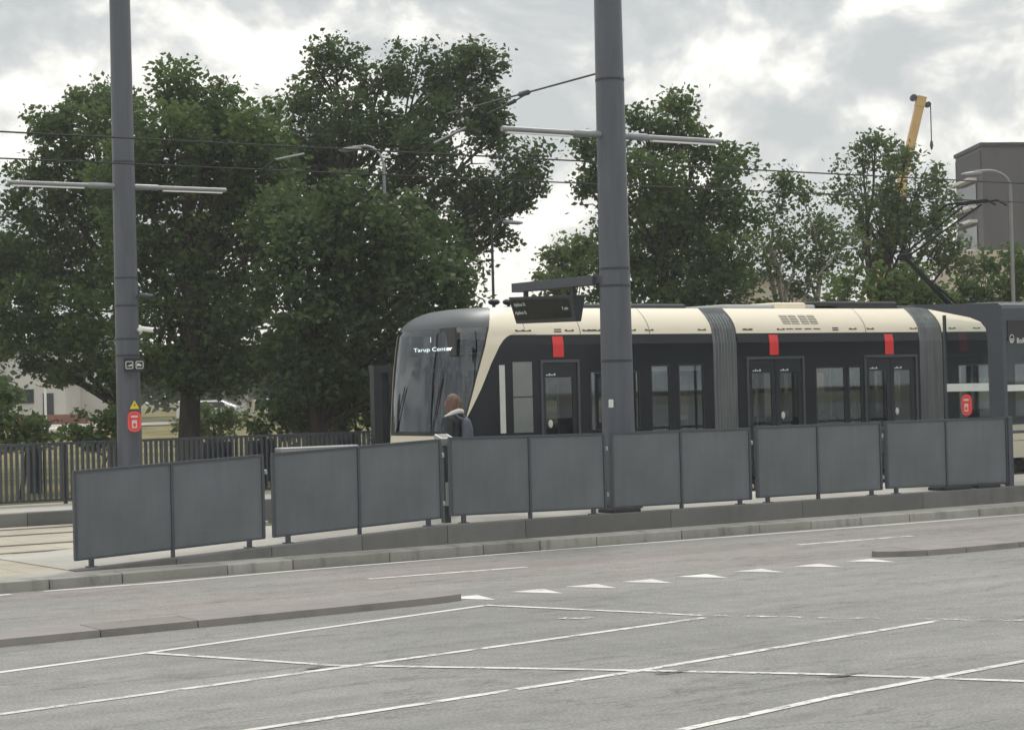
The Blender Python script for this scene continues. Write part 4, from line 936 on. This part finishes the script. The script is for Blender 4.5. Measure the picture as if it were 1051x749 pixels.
def tree(name, label, cat, base_px, Z, circles, leaf, bark, group, trunk_r=.22, nl=85, size=.145, dens=1.05, clump=(.3,.6), trunk=True, depth=.8, stems=1, seed=1, lean=0):
    rg = np.random.default_rng(seed*77+5); rnd = random.Random(seed)
    b0 = far(base_px,400,Z); base = Vector((b0.x,b0.y,zg(b0.y)-.03)); rt = thing(name,label,cat,base,group)
    blobs = []
    for px,py,r in circles:
        Rm = r*Z/FPX; zz = Z + (rnd.uniform(-1,1)*depth*1.6 if len(circles) > 4 else 0)
        c = far(px,py,zz); blobs.append((c,Rm))
    cents = []
    for c,Rm in blobs:
        n = int(max(5, dens*26*Rm**2.1)); d = rg.normal(0,1,(n,3)); d /= np.linalg.norm(d,axis=1)[:,None]
        rr = Rm*rg.uniform(.12,1,(n,1))**.5*rg.uniform(.82,1.1,(n,1))
        p = np.array(c)+d*rr*np.array([1,1,1]); rad = rg.uniform(clump[0],clump[1],(n,1))*np.clip(1.25-.45*rr/Rm,.6,1.2)
        p = p[p[:,2] > base.z+.15] if True else p
        cents.append(np.concatenate([p,rad[:len(p)]],1))
    cents = np.concatenate(cents)
    b = MB()
    zc = sorted(c.z for c,_ in blobs); ztop = max(base.z+1.2, zc[int(len(zc)*.55)])
    tops = []
    for k in range(stems):
        off = Vector((rnd.uniform(-.15,.15)*(stems > 1), rnd.uniform(-.15,.15)*(stems > 1), 0)); sp = rnd.uniform(-.9,.9)*(stems > 1)
        pts = [base+off+Vector((sp*t*1.6+.10*math.sin(3*t+k)+lean*t, .1*math.cos(4*t+k), t*(ztop-base.z))) for t in [i/7 for i in range(8)]]
        b.tube([pts[0]+Vector((0,0,-.1))]+pts,[trunk_r*1.45]+[trunk_r*(1.15-.75*t) for t in [i/7 for i in range(8)]],10); tops.append(pts)
    for c,Rm in blobs:
        pts = rnd.choice(tops); h = min(max((c.z-base.z)/(ztop-base.z)-.35,.3),.98); s = pts[min(7,int(h*7))]
        mid = s.lerp(c,.5)+Vector((rnd.uniform(-.2,.2),rnd.uniform(-.2,.2),rnd.uniform(0,.35)*Rm))
        b.tube([s,mid,c],[trunk_r*.36,trunk_r*.24,trunk_r*.1],6)
        for q in range(5):
            e = c+Vector(rg.normal(0,1,3)).normalized()*Rm*.85; st = mid.lerp(c,rnd.uniform(.2,1)); mm = st.lerp(e,.5)+Vector((0,0,.12)); b.tube([st,mm,e],[trunk_r*.12,trunk_r*.08,.012],5)
    b.build('trunk',bark,rt,smooth=True)
    leafmesh('crown',cents,leaf,rt,nl,size,seed); TREE_N[0] += len(cents)*nl
    return rt
G1 = 'broadleaf trees beyond the far platform'
tree('oak_tree','broad oak at the far left behind the slim pole','tree',122,56,[(75,140,34),(88,112,24),(108,98,20),(58,128,24),(45,190,42),(100,190,46),(30,255,48),(95,260,55),(20,325,45),(80,330,48),(-10,280,50),(122,132,32),(-30,340,50),(70,382,17),(30,372,14),(52,378,10),(118,380,26)],'leaf_mid','bark',G1,.25,seed=1)
tree('oak_tree','dense oak with a stout dark trunk right of the slim pole','tree',193,50,[(182,92,34),(222,112,38),(262,140,28),(170,150,50),(235,180,52),(150,230,60),(225,255,60),(285,225,40),(165,305,58),(240,320,52),(205,375,34),(150,370,30),(268,375,26),(130,180,40),(268,180,44),(278,125,22),(215,145,42),(195,360,30),(232,385,22),(178,395,18)],'leaf_mid','bark',G1,.26,seed=2)
tree('oak_tree','tallest oak with an open crown reaching above the tram nose','tree',345,56,[(345,72,32),(395,72,30),(440,88,38),(490,82,32),(318,105,28),(370,125,46),(440,150,52),(505,140,36),(520,190,34),(546,165,16),(340,190,46),(420,220,52),(490,225,38),(517,235,20),(400,290,42),(540,200,18),(482,58,16),(330,150,34),(500,112,22),(305,150,32),(310,205,42),(465,265,34)],'leaf_dark','bark',G1,.26,seed=3,dens=.92)
tree('oak_tree','lower bushy oak in front of the tallest oak beside the tram nose','tree',322,46,[(330,250,42),(300,300,46),(372,270,50),(430,290,46),(462,275,24),(350,335,52),(420,345,50),(300,365,42),(455,345,34),(475,308,20),(370,395,36),(435,392,26),(290,262,32),(395,240,32),(322,388,26),(298,408,16),(345,412,16),(405,415,22),(300,212,28),(348,200,26),(405,218,26),(280,235,26),(445,240,22)],'leaf_dark','bark',G1,.24,seed=4)
tree('oak_tree','tapering oak behind the thick middle pole','tree',680,55,[(690,128,26),(662,140,28),(718,150,26),(750,162,20),(622,168,30),(606,195,22),(668,190,46),(730,200,38),(650,240,46),(705,248,48),(762,225,24),(752,268,32),(640,285,38),(690,295,42),(735,295,36),(603,150,16),(700,108,12)],'leaf_mid','bark',G1,.22,seed=5,dens=.95)
tree('young_tree','small pale leaved sapling left of the thick pole','tree',582,60,[(575,262,18),(598,274,15),(582,288,16),(600,254,9),(566,285,12)],'leaf_light','bark',None,.09,seed=6,size=.17)
tree('birch_tree','thin birch with a forked pale trunk behind the roof grilles','tree',822,58,[(820,195,16),(798,225,20),(836,230,26),(800,262,24),(846,268,26),(815,288,22),(872,245,20),(790,250,18),(805,185,9)],'leaf_birch','birch',None,.13,seed=7,dens=.8,size=.14,stems=3,nl=60)
tree('birch_tree','open ragged tree beneath the crane boom','tree',905,62,[(885,160,17),(913,172,22),(948,190,22),(868,188,20),(898,215,32),(943,222,28),(968,212,20),(985,255,14),(915,255,28),(965,252,30),(1000,276,14),(938,285,28),(898,148,9),(880,255,22),(930,165,20),(925,205,26),(935,240,24)],'leaf_birch','bark',None,.17,seed=8,dens=.82,size=.14,stems=3,nl=60)
def shrub(label, cx, Z, circles, leaf, seed, size=.15, name='shrub', dens=1.6):
    return tree(name,label,'shrub',cx,Z,circles,leaf,'bark','shrubs around the stop',.05,seed=seed,size=size,dens=dens,clump=(.2,.4),depth=.4,nl=44)
shrub('rounded green shrub behind the fence at the far left',20,44,[(0,428,26),(45,444,22),(-25,410,36),(18,446,22),(8,408,14)],'leaf_light',11)
shrub('low dark shrub left of the slim pole foot',100,45,[(88,440,20),(112,430,20),(105,450,16)],'leaf_mid',12)
shrub('low dark shrub between the two oak trunks',290,46,[(285,415,24),(300,435,18),(270,435,14)],'leaf_dark',13)
shrub('pale roadside shrub half hiding the white car behind the oaks',215,60,[(205,436,14),(228,426,11),(210,424,8),(225,438,16),(240,430,12),(190,440,12)],'leaf_light',21)
shrub('broad dark shrub beside the leaning rail',330,52,[(315,425,20),(340,430,22),(300,440,16)],'leaf_mid',22)
shrub('spindly shrub behind the fence near the notice board',360,47,[(345,425,18),(365,415,18),(378,432,14)],'leaf_mid',14)
shrub('light green shrub above the roof beneath the birch',862,50,[(855,302,16),(875,292,18),(862,320,24),(875,345,28),(850,340,24)],'leaf_light',15)
shrub('wide light green shrub left of the pantograph',925,51,[(905,288,20),(935,292,24),(958,302,18),(915,320,28),(945,325,28),(900,350,28)],'leaf_light',16)
shrub('dark green shrub below the dark building',1000,54,[(985,302,16),(1010,300,16),(1040,290,22),(1060,300,24),(1000,325,26),(1040,325,28),(1038,262,11),(1014,272,10),(1052,275,12)],'leaf_mid',17)
shrub('dark shrub behind the middle of the tram',770,58,[(700,330,24),(640,335,26),(740,345,26),(790,330,24),(830,335,22)],'leaf_mid',18)
# distant tree line reads as one mass
rgw = np.random.default_rng(9); cs = []
for px in range(-700,1900,13):
    if 985 < px < 1060: continue
    Z = rgw.uniform(118,150); hgt = rgw.uniform(20,48)*(.55 if 430 < px < 640 else 1)
    if 5 < px < 110: Z = rgw.uniform(160,175); hgt *= .8
    for k in range(9):
        c = far(px+rgw.uniform(-12,12), 405-px*.0246-hgt*rgw.uniform(0,1)+12*rgw.uniform(0,1), Z); cs.append((*c,rgw.uniform(.7,1.3)))
tl = thing('tree_line','far-off line of trees behind the lawn','trees',(80,115,1))
lm = leafmesh('tree_line_mass',np.array(cs),'leaf_far',tl,40,.55,10); nm = lm.name
lm.parent = None; lm.location = tl.location; bpy.data.objects.remove(tl); lm.name = 'tree_line'; tag(lm,'far-off line of trees behind the lawn','trees',kind='stuff')

# ------------------------------------------------------------------ houses, tower, crane, cars, lamps in the distance
def house(name, label, cpx, Z, rotz, w, d, h, rh, wallm, wins, door=None, cat='house', axis='x', roofm='roofdark', base=None):
    c = far(cpx,400,Z); zb = zg(c.y)-.1 if base is None else base; rt = thing(name,label,cat,(c.x,c.y,zb))
    # viewer-facing frame: x to the right, y away
    rx = Vector((_r0.x,_r0.y,0)); rx = Matrix.Rotation(rotz,3,'Z')@rx; ry = Vector((-rx.y,rx.x,0)); O = Vector((c.x,c.y,zb))
    T_ = lambda x,y,z: O+rx*x+ry*y+Vector((0,0,z))
    b = MB()
    if axis == 'x' or rh == 0: b.hexa([T_(-w/2,0,0),T_(w/2,0,0),T_(w/2,d,0),T_(-w/2,d,0),T_(-w/2,0,h),T_(w/2,0,h),T_(w/2,d,h),T_(-w/2,d,h)])
    if axis == 'x' and rh: 
        for x in (-w/2,w/2-.2): b.prism([T_(x,0,h),T_(x,d,h),T_(x,d/2,h+rh)], rx*.2)
    if axis == 'y': b.prism([T_(-w/2,0,0),T_(w/2,0,0),T_(w/2,0,h),T_(0,0,h+rh),T_(-w/2,0,h)], ry*d)
    b.build('wall',wallm,rt)
    b = MB(); e = .35
    if rh and axis == 'x':
        b.hexa([T_(-w/2-e,-e,h-.15),T_(w/2+e,-e,h-.15),T_(w/2+e,d/2,h+rh),T_(-w/2-e,d/2,h+rh),T_(-w/2-e,-e,h),T_(w/2+e,-e,h),T_(w/2+e,d/2,h+rh+.18),T_(-w/2-e,d/2,h+rh+.18)])
        b.hexa([T_(-w/2-e,d/2,h+rh),T_(w/2+e,d/2,h+rh),T_(w/2+e,d+e,h-.15),T_(-w/2-e,d+e,h-.15),T_(-w/2-e,d/2,h+rh+.18),T_(w/2+e,d/2,h+rh+.18),T_(w/2+e,d+e,h),T_(-w/2-e,d+e,h)])
    elif rh:
        for s in (-1,1): b.hexa([T_(s*(w/2+e),-e,h-.2),T_(0,-e,h+rh+.01),T_(0,d+e,h+rh+.01),T_(s*(w/2+e),d+e,h-.2),T_(s*(w/2+e),-e,h),T_(0,-e,h+rh+.2),T_(0,d+e,h+rh+.2),T_(s*(w/2+e),d+e,h)])
    else: b.hexa([T_(-w/2-.1,-.1,h+.002),T_(w/2+.1,-.1,h+.002),T_(w/2+.1,d+.1,h+.002),T_(-w/2-.1,d+.1,h+.002),T_(-w/2-.1,-.1,h+.3),T_(w/2+.1,-.1,h+.3),T_(w/2+.1,d+.1,h+.3),T_(-w/2-.1,d+.1,h+.3)])
    b.build('roof',roofm,rt)
    for (x,z,ww,wh) in wins:
        b = MB(); t = .09
        for q in ((x,x+t,z,z+wh),(x+ww-t,x+ww,z,z+wh),(x+t,x+ww-t,z,z+t),(x+t,x+ww-t,z+wh-t,z+wh),(x+ww/2-t/2,x+ww/2+t/2,z+t,z+wh-t)):
            b.hexa([T_(q[0],-.06,q[2]),T_(q[1],-.06,q[2]),T_(q[1],.02,q[2]),T_(q[0],.02,q[2]),T_(q[0],-.06,q[3]),T_(q[1],-.06,q[3]),T_(q[1],.02,q[3]),T_(q[0],.02,q[3])])
        f = b.build('window','dark',rt)
        b = MB(); b.quad(T_(x+.02,-.025,z+.02),T_(x+ww-.02,-.025,z+.02),T_(x+ww-.02,-.025,z+wh-.02),T_(x+.02,-.025,z+wh-.02)); b.build('pane','winglass',f)
    if door:
        x,ww,wh = door; b = MB(); b.hexa([T_(x,-.07,.05),T_(x+ww,-.07,.05),T_(x+ww,.02,.05),T_(x,.02,.05),T_(x,-.07,wh),T_(x+ww,-.07,wh),T_(x+ww,.02,wh),T_(x,.02,wh)]); b.build('door','dark',rt)
    return rt, T_
hb, HT = house('house','white rendered house with gable seen under the left oak',18,138,0,6.4,9,3.1,1.9,'wh_wall',[(-.1,1.35,1.2,.95)],(1.7,.72,2.0),axis='y')
house('house','long white house seen through the leaves left of the pole',78,143,0,6,8,5.3,1.2,'wh_wall',[(-2,1.2,1.,1.1),(1,3.4,.9,1.)])
house('house','pale narrow house behind the parked white car',226,135,0,2.6,7,3.6,1.2,'wh_wall',[(-.9,1.4,.6,1.)])
# low red brick garden wall
c = far(52,430,128); b = MB(); w_ = 2.3
O = Vector((c.x,c.y,zg(c.y))); rx = Vector((_r0.x,_r0.y,0)); ry = Vector((-rx.y,rx.x,0))
b.hexa([O-rx*w_-Vector((0,0,.1)),O+rx*w_-Vector((0,0,.1)),O+rx*w_+ry*.25-Vector((0,0,.1)),O-rx*w_+ry*.25-Vector((0,0,.1)),O-rx*w_+Vector((0,0,.6)),O+rx*w_+Vector((0,0,.6)),O+rx*w_+ry*.25+Vector((0,0,.6)),O-rx*w_+ry*.25+Vector((0,0,.6))])
tag(b.build('garden_wall','brick',loc=O),'low red brick garden wall before the white house','wall')
b = MB(); o2 = O-ry*2; b.quad(o2-rx*9+Vector((0,0,.012)),o2+rx*9+Vector((0,0,.012)),o2+rx*9-ry*9+Vector((0,0,-.055)),o2-rx*9-ry*9+Vector((0,0,-.055))); struct(b.build('path','slab'),'path','pale path in front of the white house')
rt = thing('signpost','thin white post with a pale base on the lawn','post',far(47,432,110)); o3 = wloc(rt); rt.location.z = zg(o3.y); o3 = wloc(rt)
b = MB(); b.tube([o3,o3+Vector((0,0,2.9))],.07,10); b.build('shaft','white',rt); b = MB(); b.box((o3.x-.8,o3.y-.3,o3.z-.03),(o3.x+.8,o3.y+.3,o3.z+.16),c=.04); b.build('base','white',rt)
# dark four storey building at the right
c = far(1014,400,116); zb = zg(c.y); rt = thing('office_building','dark flat roofed office block with pale ledges at right edge','building',(c.x,c.y,zb))
top = far(1014,150,116).z-zb
lx = Vector((-_r0.x*.02+_fw.x,-_r0.y*.02+_fw.y,0)).normalized(); rx2 = Vector((_r0.x+_fw.x*.15,_r0.y+_fw.y*.15,0)).normalized(); O = Vector((c.x,c.y,zb))
def TT(a,b_,z): return O+rx2*a+lx*b_+Vector((0,0,z))
ZL = [0,3.1,6.2,9.3,top-2.4,top]
b = MB(); b.hexa([TT(0,0,0),TT(14,0,0),TT(14,6.2,0),TT(0,6.2,0),TT(0,0,top),TT(14,0,top),TT(14,6.2,top),TT(0,6.2,top)]); b.build('wall','tower',rt)
nL = Vector((-lx.y,lx.x,0)); nL = nL if nL.dot(_r0) < 0 else -nL; nR = Vector((rx2.y,-rx2.x,0)); nR = nR if nR.dot(_fw) < 0 else -nR
for z0,z1 in ((top-1.55,top-.2),):
    b = MB(); b.prism([TT(0,.12,z0)+nL*.02,TT(0,6.1,z0)+nL*.02,TT(0,6.1,z1)+nL*.02,TT(0,.12,z1)+nL*.02],nL*.03); b.build('cladding','tower2',rt)
for z in (top-1.8,top-3.4,top-4.2,top-5.9,top-7.4,top-9.2):
    b = MB(); b.prism([TT(0,1.2,z)+nL*.02,TT(0,6.1,z)+nL*.02,TT(0,6.1,z+.16)+nL*.02,TT(0,1.2,z+.16)+nL*.02],nL*.5); b.build('ledge','wh_wall',rt)
    b = MB(); b.prism([TT(3,0,z)+nR*.02,TT(12,0,z)+nR*.02,TT(12,0,z+.14)+nR*.02,TT(3,0,z+.14)+nR*.02],nR*.3); b.build('ledge','wh_wall',rt)
for z in (top-3.25,top-5.75,top-7.25,top-9.05):
    b = MB(); b.prism([TT(0,1.3,z)+nL*.02,TT(0,6.0,z)+nL*.02,TT(0,6.0,z+1.35)+nL*.02,TT(0,1.3,z+1.35)+nL*.02],nL*.04); f = b.build('window','winglass',rt)
b = MB(); b.hexa([TT(-.1,-.1,top+.004),TT(14.1,-.1,top+.004),TT(14.1,6.3,top+.004),TT(-.1,6.3,top+.004),TT(-.1,-.1,top+.22),TT(14.1,-.1,top+.22),TT(14.1,6.3,top+.22),TT(-.1,6.3,top+.22)]); b.build('roof','tower2',rt)
house('annex_building','low beige annex in front of the dark office block',1022,100,0,3.2,6,7.9,0,'beige',[(-1.2,4.6,.9,.9),(.3,4.6,.9,.9),(-1.2,2.,.9,.9)],cat='building',roofm='beige')
house('house','beige gabled house glimpsed behind the tram roof',792,112,0,4.6,9,6.3,1.5,'beige',[(-.9,4.3,1.3,.9)],axis='y',roofm='roofdark')
house('house','red brick house glimpsed right of the thick pole',686,118,0,3.4,9,5.6,1.0,'brick',[(.2,4.1,.8,.8)],roofm='roofdark')
house('house','red brick house hidden in the shrubs below the pantograph',975,108,0,3.2,8,5.9,.8,'brick',[(-.7,4.5,.7,.8)],roofm='wh_wall')
# crane
t0, t1 = far(944,108,92), far(908,262,92); bs = Vector((t1.x-1.5,t1.y-1.0,zg(t1.y)))
rt = thing('mobile_crane','yellow telescopic crane boom rising behind the right trees','crane',bs)
dd = (t0-t1).normalized(); foot = t1+dd*(-((t1.z-bs.z-2.4)/dd.z)); side = dd.cross(_fw).normalized()
def boombox(a, c, w, nm, mat='crane'):
    b = MB(); fwv = dd.cross(side).normalized()
    b.hexa([a+side*w+fwv*w,a-side*w+fwv*w,a-side*w-fwv*w,a+side*w-fwv*w,c+side*w+fwv*w,c-side*w+fwv*w,c-side*w-fwv*w,c+side*w-fwv*w]); return b.build(nm,mat,rt,bevel=.03)
boombox(foot,t1+dd*1.2,.29,'boom_base'); boombox(t1+dd*.9,t0-dd*3.6,.24,'boom_section'); boombox(t0-dd*3.8,t0,.19,'boom_section')
hd = boombox(t0-dd*.1,t0+dd*.4,.21,'boom_head'); b = MB(); b.tube([t0+side*.35+dd*.25-_fw*.15,t0+side*.35+dd*.25+_fw*.15],.15,12); b.tube([t0-side*.35+dd*.1-_fw*.15,t0-side*.35+dd*.1+_fw*.15],.13,12); b.build('sheave','dark',hd)
sgn2 = 1 if side.dot(_cx) > 0 else -1
b = MB(); hk = t0+side*.5*sgn2; b.tube([hk+Vector((0,0,.2)),hk-Vector((0,0,1.5))],.025,6); b.build('hoist_rope','black',rt)
b = MB(); b.tube([hk-Vector((0,0,1.5)),hk-Vector((0,0,1.7)),hk-Vector((0,0,1.9))],[.05,.08,.03],8); b.build('hook','dark',rt)
fx = foot; b = MB(); b.box((fx.x-3.5,fx.y-1.2,bs.z+.7),(fx.x+5,fx.y+1.2,bs.z+1.5),c=.06); b.build('chassis','dark',rt)
b = MB(); b.box((fx.x-1.5,fx.y-1.1,bs.z+1.5),(fx.x+1.6,fx.y+1.1,bs.z+2.7),c=.1); b.build('slewing_cab','crane',rt)
for du in (-2.6,-1.2,2.2,3.6):
    for s in (-1.05,1.05): b = MB(); b.tube([(fx.x+du,fx.y+s-.18,bs.z+.5),(fx.x+du,fx.y+s+.18,bs.z+.5)],.5,16); b.build('wheel','tyre',rt)
# street lamps
def lamp(label, px, ytop, xhead, yhead, Z, r, mat='pole', ybow=None):
    q = far(px,ytop,Z); base = Vector((q.x,q.y,zg(q.y))); h = far(xhead,yhead,Z); rt = thing('street_lamp',label,'street lamp',base,'tall street lamps with curved arms')
    b = MB(); b.tube([base,Vector((q.x,q.y,q.z*.5)),q],[r*1.2,r,r*.85],12); b.build('shaft',mat,rt,smooth=True)
    pts = []
    rise = h.z+.08-q.z
    for i in range(9):
        a = i/8*math.pi/2; pts.append(q+Vector(((h.x-q.x)*(1-math.cos(a))*.62,(h.y-q.y)*(1-math.cos(a))*.62,rise*math.sin(a))))
    pts.append(h+Vector((0,0,.06))); b = MB(); b.tube(pts,r*.75,10); ar = b.build('arm',mat,rt,smooth=True)
    d = (Vector((h.x,h.y,0))-Vector((q.x,q.y,0))).normalized(); b = MB(); b.tube([h-d*.2+Vector((0,0,.03)),h-d*.1+Vector((0,0,.03)),h+d*.2,h+d*.32],[.035,.055,.055,.025],10); b.build('lamp_head','lightarm',rt,smooth=True)
lamp('dark street lamp in the gap left of the departure board',505,248,524,229,53,.04,'dark')
lamp('grey street lamp curving out of the middle oak foliage',394,172,362,154,46.5,.042,'lightarm')
lamp('grey street lamp in front of the dark office block',1037,192,1000,179,50,.048,'lampgrey')
# parked vehicles far behind the trees
def car(label, px, py, Z, L, Hh, mat, van=False):
    q = far(px,py,Z); base = Vector((q.x,q.y,zg(q.y))); rt = thing('parked_van' if van else 'parked_car',label,'van' if van else 'car',base)
    rx = Vector((_r0.x,_r0.y,0)); ry = Vector((-rx.y,rx.x,0)); W = 1.75
    side_ = [(-.5,.25),(-.5,.6),(-.46,.78),(-.33,.85),(-.22,1.),(.22,1.),(.36,.82),(.47,.72),(.5,.5),(.5,.25)] if not van else [(-.5,.2),(-.5,.55),(-.42,.62),(-.3,.97),(-.27,1.),(.49,1.),(.5,.95),(.5,.2)]
    b = MB(); b.prism([base+rx*(x*L)+Vector((0,0,z*Hh))-ry*W/2 for x,z in side_],ry*W); b.build('body',mat,rt,bevel=.08)
    for a,c in (((-.3,-.03),(.0,.3)) if not van else ((-.36,-.2),)):
        b = MB(); b.prism([base+rx*(x*L)+Vector((0,0,z*Hh))-ry*(W/2+.006) for x,z in ((a,.64 if van else .68),(c,.64 if van else .68),(c*.85,.93),(a*.75 if not van else -.3,.93))],-ry*.01); b.build('window','winglass',rt)
    for x in (-.31,.31):
        for s in (-1,1): w = MB(); cc = base+rx*(x*L)+ry*(s*(W/2-.08))+Vector((0,0,.32)); w.tube([cc-ry*.11,cc+ry*.11],.32,16); wo = w.build('wheel','tyre',rt)
    return rt
car('white car parked behind the oak trunks',215,419,122,3.7,1.35,'car')
car('white car parked behind the shrubs near the notice board',372,418,120,3.9,1.4,'car')
car('silver car parked beside the white car',334,418,121,3.9,1.4,'silver')

b = MB(); b.box((-520,-520,-1.3),(720,420,22.)); hz = b.build('haze','grass'); hz['kind'] = 'stuff'; hz['label'] = 'thin grey haze added to imitate a flare veil'; hz['category'] = 'haze'  # haze volume added to lift dark tones like flare in window glass
hm = bpy.data.materials.new('haze'); hm.use_nodes = True; nt = hm.node_tree; nt.nodes.clear(); o_ = N(nt,'ShaderNodeOutputMaterial'); pv = N(nt,'ShaderNodeVolumePrincipled'); pv.inputs['Color'].default_value = (.93,.95,.97,1); pv.inputs['Density'].default_value = .0007; pv.inputs['Anisotropy'].default_value = .2
nt.links.new(pv.outputs[0],o_.inputs['Volume']); hz.data.materials.clear(); hz.data.materials.append(hm)
# ------------------------------------------------------------------ camera, light, sky
cd = bpy.data.cameras.new('camera'); cam = bpy.data.objects.new('camera',cd); COL.objects.link(cam)
mw = Matrix((( _cx.x,_cy.x,-_fw.x,CAM.x),(_cx.y,_cy.y,-_fw.y,CAM.y),(_cx.z,_cy.z,-_fw.z,CAM.z),(0,0,0,1))); cam.matrix_world = mw
cd.sensor_fit = 'HORIZONTAL'; cd.sensor_width = 36; cd.lens = 36*FPX/PW; cd.clip_end = 3000; scene.camera = cam
SUN_EL, SUN_AZ = R(50), R(48)           # azimuth from +y towards +x
sd = bpy.data.lights.new('sun','SUN'); sd.energy = 1.3; sd.angle = R(14); sd.color = (1.,.96,.9)
so = bpy.data.objects.new('sun',sd); COL.objects.link(so)
dirv = Vector((math.sin(SUN_AZ)*math.cos(SUN_EL),math.cos(SUN_AZ)*math.cos(SUN_EL),math.sin(SUN_EL))); so.rotation_euler = dirv.to_track_quat('Z','Y').to_euler()
w = bpy.data.worlds.new('World'); scene.world = w; w.use_nodes = True; nt = w.node_tree; L = nt.links.new
bg = nt.nodes['Background']; bg.inputs['Strength'].default_value = .1
sky = N(nt,'ShaderNodeTexSky'); sky.sky_type = 'NISHITA'; sky.sun_disc = False; sky.sun_elevation = SUN_EL; sky.sun_rotation = SUN_AZ
tc = N(nt,'ShaderNodeTexCoord')
mp = N(nt,'ShaderNodeMapping'); mp.inputs['Scale'].default_value = (11.,11.,14.5); mp.inputs['Location'].default_value = (1.3,.4,2.2); L(tc.outputs['Generated'],mp.inputs[0])
n1 = N(nt,'ShaderNodeTexNoise',Scale=1.,Detail=9.,Roughness=.56,Distortion=.35); L(mp.outputs[0],n1.inputs['Vector'])
mp2 = N(nt,'ShaderNodeMapping'); mp2.inputs['Scale'].default_value = (4.,4.,10.); mp2.inputs['Location'].default_value = (.3,2.4,.2); L(tc.outputs['Generated'],mp2.inputs[0])
n2 = N(nt,'ShaderNodeTexNoise',Scale=1.,Detail=4.,Roughness=.5); L(mp2.outputs[0],n2.inputs['Vector'])
mpu = N(nt,'ShaderNodeMapping'); mpu.inputs['Scale'].default_value = (11.,11.,14.5); mpu.inputs['Location'].default_value = (1.3-.10,.4-.04,2.2+.24); L(tc.outputs['Generated'],mpu.inputs[0])
nu = N(nt,'ShaderNodeTexNoise',Scale=1.,Detail=5.,Roughness=.5,Distortion=.35); L(mpu.outputs[0],nu.inputs['Vector'])
df = N(nt,'ShaderNodeMath',operation='SUBTRACT'); L(n1.outputs['Fac'],df.inputs[0]); L(nu.outputs['Fac'],df.inputs[1])
ad0 = N(nt,'ShaderNodeMath',operation='MULTIPLY_ADD'); L(n2.outputs['Fac'],ad0.inputs[0]); ad0.inputs[1].default_value = .5
ad = N(nt,'ShaderNodeMath',operation='MULTIPLY_ADD'); L(df.outputs[0],ad.inputs[0]); ad.inputs[1].default_value = .8; L(ad0.outputs[0],ad.inputs[2])
sb = N(nt,'ShaderNodeMath',operation='MULTIPLY'); L(n1.outputs['Fac'],sb.inputs[0]); sb.inputs[1].default_value = .5; L(sb.outputs[0],ad0.inputs[2])
cr = ramp(nt,[(.39,(5.1,5.3,5.3)),(.475,(6.1,6.2,6.05)),(.535,(7.9,7.85,7.45)),(.60,(10.4,10.1,9.3))]); L(ad.outputs[0],cr.inputs[0])
mix = N(nt,'ShaderNodeMix',data_type='RGBA'); mix.inputs[0].default_value = .93; L(sky.outputs[0],mix.inputs[6]); L(cr.outputs[0],mix.inputs[7])
sx = N(nt,'ShaderNodeSeparateXYZ'); L(tc.outputs['Generated'],sx.inputs[0])
mr = N(nt,'ShaderNodeMapRange',interpolation_type='SMOOTHSTEP'); mr.inputs[1].default_value = .2; mr.inputs[2].default_value = .9; mr.inputs[3].default_value = 1.; mr.inputs[4].default_value = 1.7; L(sx.outputs['Z'],mr.inputs[0])
vm = N(nt,'ShaderNodeVectorMath',operation='SCALE'); L(mix.outputs[2],vm.inputs[0]); L(mr.outputs[0],vm.inputs['Scale']); L(vm.outputs[0],bg.inputs['Color'])
vs_ = scene.view_settings; scene.display_settings.display_device = 'sRGB'; vs_.view_transform = 'Standard'; vs_.look = 'None'; vs_.exposure = .22; vs_.gamma = 1.; vs_.use_curve_mapping = False
scene.render.engine = 'CYCLES'; cy = scene.cycles; cy.max_bounces = 8; cy.transparent_max_bounces = 16; cy.diffuse_bounces = 3; cy.glossy_bounces = 4
cy.use_denoising = True
print('leaves', TREE_N[0], 'objects', len(scene.objects))
